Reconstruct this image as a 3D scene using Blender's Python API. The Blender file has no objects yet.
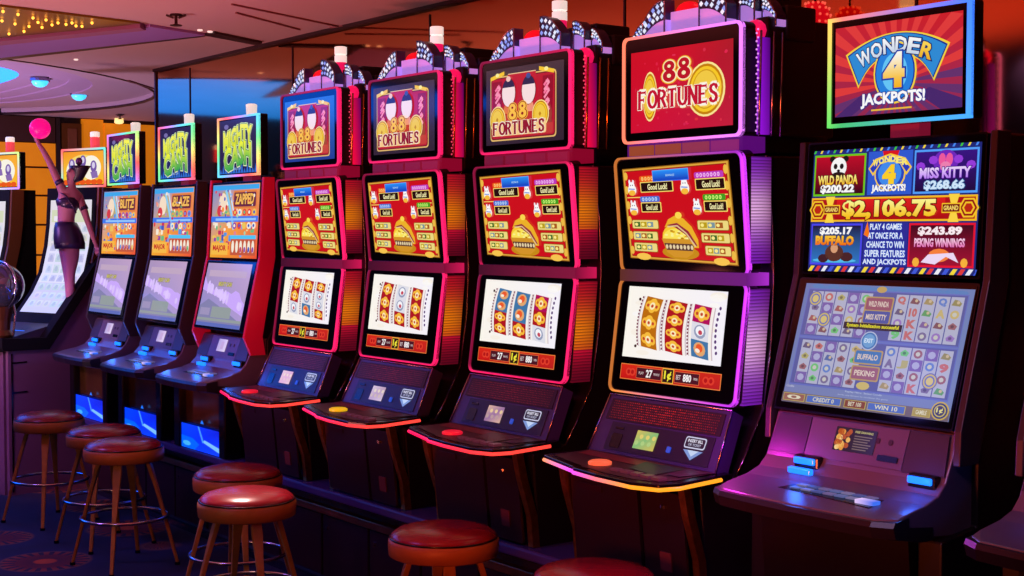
import bpy, bmesh, math, random
from mathutils import Vector, Matrix
random.seed(7)
PI = math.pi
S = bpy.context.scene
COL = S.collection

# ------------------------------------------------------------------ camera
FPX = 1422.2
CAMZ = 1.6
AZ = math.atan2(1052, FPX)
PT = math.atan(57 / FPX)
VD = Vector((-math.cos(AZ) * math.cos(PT), math.sin(AZ) * math.cos(PT), -math.sin(PT)))
RD = Vector((math.sin(AZ), math.cos(AZ), 0))
UD = RD.cross(VD)
C0 = Vector((0, 0, CAMZ))
def ray(x, y): return VD + RD * ((x - 512) / FPX) + UD * ((288 - y) / FPX)
def on(x, y, ax, val):
    d = ray(x, y); return C0 + d * ((val - C0[ax]) / d[ax])
def dep(x, y, z): return C0 + ray(x, y) * z
cd = bpy.data.cameras.new('camera'); cam = bpy.data.objects.new('camera', cd); COL.objects.link(cam)
cd.lens = FPX / 1024 * 36; cd.sensor_width = 36; cd.clip_start = .05
cam.matrix_world = Matrix((( RD.x, UD.x, -VD.x, 0), (RD.y, UD.y, -VD.y, 0), (RD.z, UD.z, -VD.z, CAMZ), (0, 0, 0, 1)))
S.camera = cam
try:
    S.view_settings.view_transform = 'Standard'; S.view_settings.look = 'None'
    S.cycles.use_denoising = True; S.cycles.max_bounces = 6; S.cycles.caustics_reflective = False
    S.cycles.sample_clamp_indirect = 3.0
except Exception: pass

# ------------------------------------------------------------------ colour and materials
def l1(c): c /= 255; return c / 12.92 if c <= .04045 else ((c + .055) / 1.055) ** 2.4
def lin(c): return (l1(c[0]), l1(c[1]), l1(c[2]), 1.0)
MATS = {}
def mat(name, col=(128, 128, 128), rough=.5, metal=0, spec=.5, bump=0, bscale=60, vary=0, vscale=6, emit=None, es=1, trans=0):
    if name in MATS: return MATS[name]
    m = bpy.data.materials.new(name); m.use_nodes = True; nt = m.node_tree; b = nt.nodes['Principled BSDF']
    b.inputs['Base Color'].default_value = lin(col); b.inputs['Roughness'].default_value = rough
    b.inputs['Metallic'].default_value = metal; b.inputs['Specular IOR Level'].default_value = spec
    if trans: b.inputs['Transmission Weight'].default_value = trans
    if emit: b.inputs['Emission Color'].default_value = lin(emit); b.inputs['Emission Strength'].default_value = es
    if vary or bump:
        tc = nt.nodes.new('ShaderNodeTexCoord'); n = nt.nodes.new('ShaderNodeTexNoise')
        n.inputs['Scale'].default_value = vscale if vary else bscale; n.inputs['Detail'].default_value = 4
        nt.links.new(tc.outputs['Object'], n.inputs['Vector'])
        if vary:
            mx = nt.nodes.new('ShaderNodeMix'); mx.data_type = 'RGBA'
            a = lin(col); mx.inputs[6].default_value = tuple(k * (1 - vary) for k in a[:3]) + (1,)
            mx.inputs[7].default_value = tuple(min(1, k * (1 + vary)) for k in a[:3]) + (1,)
            nt.links.new(n.outputs['Fac'], mx.inputs[0]); nt.links.new(mx.outputs[2], b.inputs['Base Color'])
        if bump:
            n2 = nt.nodes.new('ShaderNodeTexNoise'); n2.inputs['Scale'].default_value = bscale
            nt.links.new(tc.outputs['Object'], n2.inputs['Vector'])
            bp = nt.nodes.new('ShaderNodeBump'); bp.inputs['Strength'].default_value = bump
            nt.links.new(n2.outputs['Fac'], bp.inputs['Height']); nt.links.new(bp.outputs['Normal'], b.inputs['Normal'])
    MATS[name] = m; return m
def glowmat(name, strength, rough=.12, sample=True, spec=.4):
    m = bpy.data.materials.new(name); m.use_nodes = True; nt = m.node_tree; b = nt.nodes['Principled BSDF']
    a = nt.nodes.new('ShaderNodeAttribute'); a.attribute_name = 'Col'
    b.inputs['Base Color'].default_value = (.01, .01, .01, 1); b.inputs['Roughness'].default_value = rough
    b.inputs['Specular IOR Level'].default_value = spec
    nt.links.new(a.outputs['Color'], b.inputs['Emission Color']); b.inputs['Emission Strength'].default_value = strength
    if not sample:
        try: m.cycles.emission_sampling = 'NONE'
        except Exception: pass
    return m
def paintmat(name, rough=.5, metal=0):
    m = bpy.data.materials.new(name); m.use_nodes = True; nt = m.node_tree; b = nt.nodes['Principled BSDF']
    a = nt.nodes.new('ShaderNodeAttribute'); a.attribute_name = 'Col'
    nt.links.new(a.outputs['Color'], b.inputs['Base Color']); b.inputs['Roughness'].default_value = rough; b.inputs['Metallic'].default_value = metal
    return m
SCREEN = glowmat('lit_screen', .95, .12, False)
NEON = glowmat('neon_light', 1.5, .3, True)
LED = glowmat('small_leds', 1.0, .3, False)
PAINT = paintmat('painted_detail', .45)
BLACK = mat('black_gloss', (9, 8, 12), .22, 0, .5)
BODY = mat('black_cabinet', (13, 9, 14), .42, 0, .4, bump=.05, bscale=300)
GLASSB = mat('black_glass', (5, 5, 8), .06, 0, .6)
GREY = mat('grey_console', (108, 92, 112), .33, .35, .5, bump=.03, bscale=400)
GREYD = mat('dark_grey_console', (66, 58, 76), .4, .3, .5)
NAVY = mat('navy_panel', (56, 50, 104), .4, .2, .5, bump=.04, bscale=300)
CHROME = mat('chrome', (190, 185, 200), .18, 1)
GOLDM = mat('gold_metal', (205, 150, 60), .25, 1)
BRONZE = mat('bronze_trim', (214, 150, 64), .34, 1, vary=.5, vscale=40)
LAV = mat('lavender_plastic', (190, 165, 235), .35, 0, .5, emit=(165, 125, 215), es=.8)
WOODL = mat('oak_wood', (186, 124, 58), .4, 0, .4, vary=.35, vscale=25)
RIM = mat('tan_leather', (166, 100, 38), .45, 0, .4, bump=.1, bscale=80, vary=.2, vscale=12)
VINYL = mat('red_vinyl', (130, 17, 32), .27, 0, .5, bump=.06, bscale=120, vary=.15, vscale=9)
PINKG = mat('pink_glow_plastic', (220, 30, 90), .3, 0, .5, emit=(255, 20, 100), es=.7)
REDG = mat('red_lamp', (220, 20, 30), .25, 0, .5, emit=(235, 10, 30), es=.8)
WHITEC = mat('white_cap', (235, 232, 225), .4, 0, .5, emit=(250, 235, 225), es=.75)
SIL = mat('silver_edge', (150, 140, 160), .25, 1)
SPK = mat('speaker_mesh', (30, 20, 30), .6)

# ------------------------------------------------------------------ mesh building
class MB:
    def __init__(s): s.v = []; s.f = []; s.c = []; s.m = []
    def add(s, vs, fs, col=(255, 255, 255), mi=0):
        b = len(s.v); s.v += [Vector(p) for p in vs]
        for f in fs:
            s.f.append([b + i for i in f]); s.m.append(mi)
            if callable(col): s.c.append([lin(col(Vector(vs[i]))) for i in f])
            elif isinstance(col, list): s.c.append([lin(col[i]) for i in f])
            else: k = lin(col); s.c.append([k] * len(f))
    def box(s, a, b, col=(255, 255, 255), mi=0):
        x0, y0, z0 = a; x1, y1, z1 = b
        v = [(x0, y0, z0), (x1, y0, z0), (x1, y1, z0), (x0, y1, z0), (x0, y0, z1), (x1, y0, z1), (x1, y1, z1), (x0, y1, z1)]
        s.add(v, [(0, 3, 2, 1), (4, 5, 6, 7), (0, 1, 5, 4), (1, 2, 6, 5), (2, 3, 7, 6), (3, 0, 4, 7)], col, mi)
    def loft(s, rings, col=(255, 255, 255), mi=0, cap=True, closed=False):
        n = len(rings[0]); v = [p for r in rings for p in r]; f = []
        R = len(rings)
        for i in range(R if closed else R - 1):
            a = i * n; b = ((i + 1) % R) * n
            for j in range(n): k = (j + 1) % n; f.append((a + j, a + k, b + k, b + j))
        if cap and not closed: f.append(tuple(range(n - 1, -1, -1))); f.append(tuple((R - 1) * n + j for j in range(n)))
        s.add(v, f, col, mi)
    def tube(s, path, r, seg=8, closed=False, col=(255, 255, 255), mi=0):
        P = [Vector(p) for p in path]; n = len(P); rings = []
        for i, p in enumerate(P):
            if closed: t = P[(i + 1) % n] - P[i - 1]
            else: t = P[min(i + 1, n - 1)] - P[max(i - 1, 0)]
            t.normalize(); up = Vector((0, 0, 1)) if abs(t.z) < .9 else Vector((0, 1, 0))
            a = t.cross(up).normalized(); b = t.cross(a)
            rr_ = r[i] if isinstance(r, (list, tuple)) else r
            rings.append([p + (a * math.cos(q) + b * math.sin(q)) * rr_ for q in [2 * PI * k / seg for k in range(seg)]])
        s.loft(rings, col, mi, True, closed)
    def lathe(s, c, prof, seg=24, col=(255, 255, 255), mi=0, sx=1, sy=1):
        c = Vector(c)
        rings = [[c + Vector((sx * r * math.cos(2 * PI * k / seg), sy * r * math.sin(2 * PI * k / seg), z)) for k in range(seg)] for r, z in prof]
        s.loft(rings, col, mi)
    def sphere(s, c, r, seg=16, col=(255, 255, 255), mi=0, sz=1):
        s.lathe(c, [(max(1e-4, r * math.sin(PI * i / (seg // 2))), -sz * r * math.cos(PI * i / (seg // 2))) for i in range(seg // 2 + 1)], seg, col, mi)
    def sweepx(s, prof, x0, x1, col=(255, 255, 255), mi=0):      # closed (y,z) polygon pushed along x
        s.loft([[(x0, y, z) for y, z in prof], [(x1, y, z) for y, z in prof]], col, mi)
    def build(s, name, mats, parent=None, O=None, smooth=False, solid=True, bevel=0, seg=2):
        if O is None: O = parent['_o'] if parent is not None and '_o' in parent else (0, 0, 0)
        O = Vector(O)
        me = bpy.data.meshes.new(name)
        me.from_pydata([v - O for v in s.v], [], s.f)
        at = me.color_attributes.new('Col', 'FLOAT_COLOR', 'CORNER')
        flat = []
        for cl in s.c:
            for k in cl: flat.extend(k)
        at.data.foreach_set('color', flat)
        if not isinstance(mats, (list, tuple)): mats = [mats]
        for m in mats: me.materials.append(m)
        me.polygons.foreach_set('material_index', s.m)
        if smooth: me.polygons.foreach_set('use_smooth', [True] * len(s.f))
        if solid:
            bm = bmesh.new(); bm.from_mesh(me); bmesh.ops.recalc_face_normals(bm, faces=bm.faces); bm.to_mesh(me); bm.free()
        me.update()
        o = bpy.data.objects.new(name, me); COL.objects.link(o)
        if parent is not None: o.parent = parent; o['_o'] = tuple(O)
        else: o.location = O
        if bevel:
            md = o.modifiers.new('bevel', 'BEVEL'); md.width = bevel; md.segments = seg; md.limit_method = 'ANGLE'; md.angle_limit = .7
        return o
def bmerge(mb):                                              # stack of touching boxes welded into one piece
    key = {}; nv = []; mp = []
    for v in mb.v:
        k = (round(v.x, 5), round(v.y, 3), round(v.z, 4))
        if k not in key: key[k] = len(nv); nv.append(v)
        mp.append(key[k])
    mb.f = [[mp[i] for i in f] for f in mb.f]; mb.v = nv
    ok = [i for i, f in enumerate(mb.f) if len(set(f)) > 2]
    seen = set(); ok2 = []
    for i in ok:
        s_ = frozenset(mb.f[i])
        if s_ in seen: continue
        seen.add(s_); ok2.append(i)
    mb.f = [mb.f[i] for i in ok2]; mb.c = [mb.c[i] for i in ok2]; mb.m = [mb.m[i] for i in ok2]; return mb
def thing(name, label, cat, O, group=None, rz=0, local=False):
    o = bpy.data.objects.new(name, None); COL.objects.link(o); o.location = O; o.rotation_euler = (0, 0, rz)
    o.empty_display_size = .1
    o['_o'] = (0, 0, 0) if local else tuple(O)
    o['label'] = label; o['category'] = cat
    if group: o['group'] = group
    return o
def tag(o, label, cat, group=None, kind=None):
    o['label'] = label; o['category'] = cat
    if group: o['group'] = group
    if kind: o['kind'] = kind
    return o
def struct(o): o['kind'] = 'structure'; return o

def rr(w, h, r, n=5, x0=0, y0=0):
    pts = []
    for cx, cy, a in ((w - r, r, -PI / 2), (w - r, h - r, 0), (r, h - r, PI / 2), (r, r, PI)):
        for i in range(n + 1):
            q = a + PI / 2 * i / n; pts.append((x0 + cx + r * math.cos(q), y0 + cy + r * math.sin(q)))
    return pts
class Fr:                                                     # a flat panel: u to the right, v up its face, n outward
    def __init__(s, cx, hw, yb, zb, yt, zt):
        s.o = Vector((cx - hw, yb, zb)); s.W = 2 * hw
        v = Vector((0, yt - yb, zt - zb)); s.H = v.length; s.v = v / s.H; s.u = Vector((1, 0, 0)); s.n = s.u.cross(s.v)
        if s.n.y > 0: s.n = -s.n
    def p(s, u, v, n=0): return s.o + s.u * u + s.v * v + s.n * n
    def prism(s, mb, pts, n0, n1, col=(255, 255, 255), mi=0):
        mb.loft([[s.p(x, y, n0) for x, y in pts], [s.p(x, y, n1) for x, y in pts]], col, mi)
    def ring(s, mb, outer, inner, n0, n1, colf=(255, 255, 255), mi=0):
        n = len(outer); v = []; c = []
        for pts, nn in ((outer, n0), (outer, n1), (inner, n1), (inner, n0)):
            for x, y in pts: v.append(s.p(x, y, nn)); c.append(colf(x / s.W, y / s.H) if callable(colf) else colf)
        f = []
        for k in range(4):
            a = k * n; b = ((k + 1) % 4) * n
            for j in range(n): q = (j + 1) % n; f.append((a + j, a + q, b + q, b + j))
        mb.add(v, f, c, mi)

# ------------------------------------------------------------------ lettering and screen drawing
GC = {}
def glyphs(txt, off=0.0):
    k = (txt, round(off, 3))
    if k in GC: return GC[k]
    c = bpy.data.curves.new('t', 'FONT'); c.body = txt; c.resolution_u = 2; c.offset = off; c.fill_mode = 'FRONT'
    o = bpy.data.objects.new('t', c); COL.objects.link(o)
    dg = bpy.context.evaluated_depsgraph_get(); ev = o.evaluated_get(dg); me = ev.to_mesh()
    vs = [(v.co.x, v.co.y) for v in me.vertices]; fs = [tuple(p.vertices) for p in me.polygons]
    ev.to_mesh_clear(); bpy.data.objects.remove(o); bpy.data.curves.remove(c)
    GC[k] = (vs, fs); return GC[k]
def mixc(a, b, t): return tuple(a[i] + (b[i] - a[i]) * t for i in range(3))
class Draw:
    def __init__(s, fr, x0, y0, w, h, W=100, H=60, n=.0026, mb=None, bend=None, quad=None):
        s.fr = fr; s.x0 = x0; s.y0 = y0; s.w = w; s.h = h; s.W = W; s.H = H; s.n = n; s.mb = mb or MB(); s.bend = bend; s.quad = quad
    def P(s, x, y, L):
        if s.quad:
            a, b = x / s.W, y / s.H; q = s.quad
            u = (q[0][0] * (1 - a) + q[1][0] * a) * (1 - b) + (q[3][0] * (1 - a) + q[2][0] * a) * b
            v = (q[0][1] * (1 - a) + q[1][1] * a) * (1 - b) + (q[3][1] * (1 - a) + q[2][1] * a) * b
        else: u = s.x0 + s.w * x / s.W; v = s.y0 + s.h * y / s.H
        if s.bend: return s.bend(u, v, s.n + L * .0005)
        return s.fr.p(u, v, s.n + L * .0005)
    def poly(s, pts, col, L=1): s.mb.add([s.P(x, y, L) for x, y in pts], [tuple(range(len(pts)))], col)
    def rect(s, a, b, c, d, col, L=1):                         # x0 y0 x1 y1; col may be 4 corner colours
        s.poly([(a, b), (c, b), (c, d), (a, d)], col, L)
    def rrect(s, a, b, c, d, r, col, L=1): s.poly(rr(c - a, d - b, r, 3, a, b), col, L)
    def ell(s, cx, cy, rx, ry, col, L=1, n=20, a0=0, a1=2 * PI):
        pts = [(cx + rx * math.cos(a0 + (a1 - a0) * i / n), cy + ry * math.sin(a0 + (a1 - a0) * i / n)) for i in range(n if a1 - a0 > 6.2 else n + 1)]
        s.poly(pts, col, L)
    def line(s, pts, w, col, L=1):
        for (a, b), (c, d) in zip(pts, pts[1:]):
            l = math.hypot(c - a, d - b) or 1; nx, ny = -(d - b) / l * w / 2, (c - a) / l * w / 2
            s.poly([(a - nx, b - ny), (c - nx, d - ny), (c + nx, d + ny), (a + nx, b + ny)], col, L)
    def text(s, t, cx, cy, w, h, col, L=3, bold=0.0, outs=(), warp=None, rot=0):
        v0, _ = glyphs(t, 0)
        if not v0: return
        xs = [p[0] for p in v0]; ys = [p[1] for p in v0]; mx, Mx, my, My = min(xs), max(xs), min(ys), max(ys)
        kx = w / (Mx - mx); ky = h / (My - my)
        for i, (off, c) in enumerate(list(outs) + [(bold, col)]):
            vs, fs = glyphs(t, off); q = []; cc = []
            for x, y in vs:
                X = (x - (mx + Mx) / 2) * kx; Y = (y - (my + My) / 2) * ky
                if isinstance(c, list): cc.append(mixc(c[0], c[1], max(0, min(1, Y / h + .5))))
                if rot: X, Y = X * math.cos(rot) - Y * math.sin(rot), X * math.sin(rot) + Y * math.cos(rot)
                if warp: X, Y = warp(X, Y)
                q.append(s.P(cx + X, cy + Y, L + i))
            s.mb.add(q, fs, cc if isinstance(c, list) else c)
    def build(s, name, parent, m=None): return s.mb.build(name, m or SCREEN, parent, solid=False)

# serif capitals drawn as strokes, for the "FORTUNES" marquee
SER = {'F': ([[(1, 0), (1, 10)], [(1, 9.3), (6, 9.3)], [(1, 5.2), (4.6, 5.2)]], [(1, 0), (1, 10)], [((6, 9.3), 1), ((4.6, 5.2), 1)]),
       'R': ([[(1, 0), (1, 10)], [(1, 9.3), (4, 9.3), (5.6, 8.2), (5.6, 6.4), (4, 5.1), (1, 5.1)], [(3.4, 5.1), (6.2, .4)]], [(1, 0), (1, 10), (6.2, 0)], []),
       'T': ([[(3.5, 0), (3.5, 9.6)], [(.4, 9.4), (6.6, 9.4)]], [(3.5, 0)], [((.4, 9.4), 1), ((6.6, 9.4), 1)]),
       'U': ([[(1, 10), (1, 3), (2.2, .9), (4, .5), (5.6, .9), (6.6, 3), (6.6, 10)]], [(1, 10), (6.6, 10)], []),
       'N': ([[(1, 0), (1, 9.8)], [(1, 9.8), (6.4, .2)], [(6.4, 0), (6.4, 10)]], [(1, 0), (1, 10), (6.4, 10)], []),
       'E': ([[(1, 0), (1, 10)], [(1, 9.3), (6, 9.3)], [(1, 5.1), (4.6, 5.1)], [(1, .6), (6.2, .6)]], [(1, 0), (1, 10)], [((6, 9.3), 1), ((6.2, .6), 1)]),
       'O': ([[(3.8 + 3.2 * math.cos(a * PI / 8), 5 + 4.6 * math.sin(a * PI / 8)) for a in range(17)]], [], []),
       'S': ([[(5.8, 7.8), (5, 9.2), (3.4, 9.6), (1.6, 9), (1, 7.5), (1.8, 6), (4.8, 4.4), (5.8, 2.8), (5, .9), (3.2, .4), (1.5, .9), (.9, 2.4)]], [], [((5.8, 8.2), 1), ((.9, 2), 1)])}
def serif_text(d, t, x0, y0, w, h, col, out, L, sw=1.6, ow=3.2):
    adv = 8.2; kx = w / (adv * len(t)); ky = h / 10
    for pas, (cc, ww, ll) in enumerate(((out, ow, L), (col, sw, L + 1))):
        for i, ch in enumerate(t):
            st, se, tips = SER[ch]; X = lambda x: x0 + (i * adv + x) * kx; Y = lambda y: y0 + y * ky
            for s_ in st:
                for (a, b), (c, e) in zip(s_, s_[1:]):
                    l = math.hypot(c - a, e - b) or 1; vert = abs(e - b) / l
                    k = ww * (.55 + .55 * vert) if pas else ww
                    nx, ny = -(e - b) / l * k / 2, (c - a) / l * k / 2; tx, ty = (c - a) / l * .25, (e - b) / l * .25
                    d.poly([(X(a - nx - tx), Y(b - ny - ty)), (X(c - nx + tx), Y(e - ny + ty)), (X(c + nx + tx), Y(e + ny + ty)), (X(a + nx - tx), Y(b + ny - ty))], cc, ll)
            g = .8 if pas else 1.4
            for (x, y) in se: d.poly([(X(x - 1.2 - g * .4), Y(y - g / 2)), (X(x + 1.2 + g * .4), Y(y - g / 2)), (X(x + 1.2 + g * .4), Y(y + g / 2)), (X(x - 1.2 - g * .4), Y(y + g / 2))], cc, ll)
            for (x, y), _ in tips: d.poly([(X(x - g / 2), Y(y - 1.4)), (X(x + g / 2), Y(y - 1.4)), (X(x + g / 2), Y(y + 1)), (X(x - g / 2), Y(y + 1))], cc, ll)
def eight(d, cx, cy, w, h, L, c1=(190, 20, 40), c2=(255, 240, 190), c3=(250, 190, 40)):
    for k, (c, g) in enumerate(((c3, 1.32), (c2, 1.16), (c1, .98))):
        d.ell(cx, cy + h * .22, w * .40 * g, h * .25 * g, c, L + k, 18); d.ell(cx, cy - h * .22, w * .48 * g, h * .28 * g, c, L + k, 18)
    for dy, a in ((.22, .12), (-.22, .15)): d.ell(cx, cy + dy * h, w * a, h * a * .62, c2, L + 3, 12)

# ------------------------------------------------------------------ pictures shown on the red machines
GOLD1, GOLD2, GOLD3 = (255, 226, 110), (214, 150, 30), (130, 84, 14)
def coin(d, cx, cy, rx, ry, L):
    d.ell(cx, cy, rx * 1.1, ry * 1.08, (255, 235, 150), L, 26); d.ell(cx, cy, rx, ry, (200, 130, 10), L + 1, 26)
    d.ell(cx, cy, rx * .9, ry * .9, (250, 205, 40), L + 2, 26); d.ell(cx, cy, rx * .76, ry * .78, (214, 160, 30), L + 3, 26)
    d.ell(cx, cy, rx * .7, ry * .73, (245, 205, 70), L + 4, 26)
    d.poly([(cx - rx * .18, cy), (cx, cy - ry * .2), (cx + rx * .18, cy), (cx, cy + ry * .2)], (200, 140, 20), L + 5)
def show_marquee(fr, x0, y0, w, h):
    d = Draw(fr, x0, y0, w, h, 100, 60)
    d.mb.add([d.P(x, y, 0) for x, y in ((0, 0), (50, 0), (100, 0), (100, 60), (50, 60), (0, 60))], [(0, 1, 4, 5), (1, 2, 3, 4)], [(212, 14, 50), (205, 20, 60), (196, 30, 60), (176, 24, 40), (210, 14, 40), (206, 10, 34)])
    R = random.Random(3)
    for i in range(46):
        x, y = R.uniform(3, 97), R.uniform(3, 57); d.ell(x, y, R.uniform(.6, 2.2), R.uniform(.5, 1.6), (R.randint(214, 230), R.randint(24, 48), R.randint(60, 82)), .5, 6)
    coin(d, 20, 26, 6.6, 17, 2); coin(d, 75, 27, 16.5, 18, 2)
    eight(d, 40.5, 43, 13.5, 16, 10); eight(d, 55, 44, 13.5, 16, 10)
    serif_text(d, 'FORTUNES', 10.5, 17, 80, 13, (255, 226, 130), (255, 236, 180), 20, 3.2, 4.4)
    serif_text(d, 'FORTUNES', 10.5, 17, 80, 13, (196, 20, 50), (255, 250, 240), 23, 2.2, 3.5)
    return d
def show_poster(fr, x0, y0, w, h, bg=((44, 34, 44), (70, 52, 62))):
    d = Draw(fr, x0, y0, w, h, 100, 60)
    d.rect(0, 0, 100, 60, [bg[0], bg[0], bg[1], bg[1]], 0)
    d.rrect(6, 3, 91, 54, 3, (235, 190, 110), 1); d.rrect(7, 4, 90, 53, 3, (120, 26, 40), 2)
    d.rrect(8, 5, 89, 52, 2.6, (190, 26, 48), 3); d.rect(30, 20, 66, 54.5, (196, 30, 50), 4); d.rect(30, 54.5, 66, 55.2, (240, 200, 150), 5)
    for sx, x, tilt in ((1, 9, -.12), (-1, 88, .12)):
        c = x + sx * 8
        d.poly([(c - 6.5, 14), (c + 6.5, 14), (c + 6.5 - sx * 1.5, 50), (c - 6.5 - sx * 1.5, 50)], (150, 14, 40), 6)
        for yy in (40, 26):                                     # brush-stroke characters on the side scrolls
            for k in (0, -6):
                d.line([(c + 2, yy + 7 + k), (c - 3.5, yy + 2.6 + k)], 2.0, (255, 120, 160), 8)
                d.line([(c - 1, yy + 5.6 + k), (c + 3.5, yy + 5 + k), (c - 3, yy - 1 + k)], 2.0, (255, 150, 180), 9)
                d.line([(c - .5, yy + 3 + k), (c + 1.6, yy + 1.8 + k)], 1.4, (255, 130, 170), 10)
        d.poly([(c - 9.5, 51 + sx * 0), (c + 9, 51 + sx * 3.5), (c + 9, 54 + sx * 3.5), (c - 9.5, 54)] if sx > 0 else [(c - 9, 54.5), (c + 9.5, 51), (c + 9.5, 54), (c - 9, 57.5)], (250, 200, 50), 11)
        d.ell(c, 55, 2.6, 1.6, (255, 240, 150), 12, 10)
    for fx, fy, hat in ((32, 40, 0), (58, 40.5, 1)):            # two plain pale ovals with dark caps
        d.ell(fx, fy, 9.4, 11.6, (120, 20, 40), 12); d.ell(fx, fy, 8.6, 10.8, (252, 226, 226), 13)
        d.ell(fx, fy + 4.4, 7.6, 6.6, (44, 38, 74), 14, 16, 0, PI); d.ell(fx, fy + 11, 3, 2.2, (60, 80, 150) if hat else (250, 200, 190), 15, 10)
        d.poly([(fx - 8, 24), (fx + 8, 24), (fx + 5, 31), (fx - 5, 31)], (240, 150, 120) if hat else (230, 120, 60), 12)
    coin(d, 18.5, 19.5, 9.5, 10, 20); coin(d, 74, 21, 9.5, 10, 20)
    eight(d, 39.5, 25, 11, 13, 28, (255, 196, 70), (150, 24, 20), (250, 190, 60)); eight(d, 52.5, 25.6, 11, 13, 28, (255, 196, 70), (150, 24, 20), (250, 190, 60))
    d.rrect(13, 6.4, 83, 17.6, 2, (250, 205, 140), 34)
    serif_text(d, 'FORTUNES', 14.5, 7.4, 68, 9.6, (150, 24, 46), (255, 240, 220), 36, 2.4, 3.2)
    return d
def good_luck(d, x0, y0, x1, y1, lab, L=6):
    d.rrect(x0 - .8, y0 - .8, x1 + .8, y1 + .8, .8, GOLD1, L); d.rrect(x0, y0, x1, y1, .6, (26, 8, 8), L + 1)
    d.text('Good Luck!', (x0 + x1) / 2 + 1, (y0 + y1) / 2, (x1 - x0) * .62, (y1 - y0) * .62, (255, 250, 190), L + 3, .02, [(.06, (120, 90, 20))])
    if lab:
        d.rrect(x0 - 1, y1 + 1, x1, y1 + 6.2, 1.5, lab[0], L + 1)
        R = random.Random(int(x0 * 7 + y0))
        x = x0 + 1
        while x < x1 - 3: d.ell(x + 1.2, y1 + 3.6, 1.2, 1.8, lab[1], L + 3, 8); d.ell(x + 1.2, y1 + 3.6, .5, .9, lab[0], L + 4, 6); x += 3.1
def critter(d, cx, cy, s, L):
    d.ell(cx, cy, 4.2 * s, 5.2 * s, (255, 248, 240), L, 14); d.ell(cx, cy + 4.4 * s, 2.9 * s, 3 * s, (255, 255, 255), L + 1, 12)
    d.ell(cx - 2 * s, cy + 7.6 * s, 1 * s, 2.2 * s, (250, 240, 250), L, 8); d.ell(cx + 1.6 * s, cy + 7.4 * s, 1 * s, 2 * s, (250, 240, 250), L, 8)
    d.ell(cx, cy - 2.6 * s, 3.4 * s, 2.6 * s, (250, 190, 60), L + 2, 12); d.ell(cx - 1, cy + 4.4 * s, .5 * s, .7 * s, (90, 40, 60), L + 2, 6); d.ell(cx + 1, cy + 4.4 * s, .5 * s, .7 * s, (90, 40, 60), L + 2, 6)
    d.line([(cx - 3 * s, cy + 1.2 * s), (cx + 3 * s, cy + .6 * s)], 1.1 * s, (120, 150, 230), L + 3)
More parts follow.
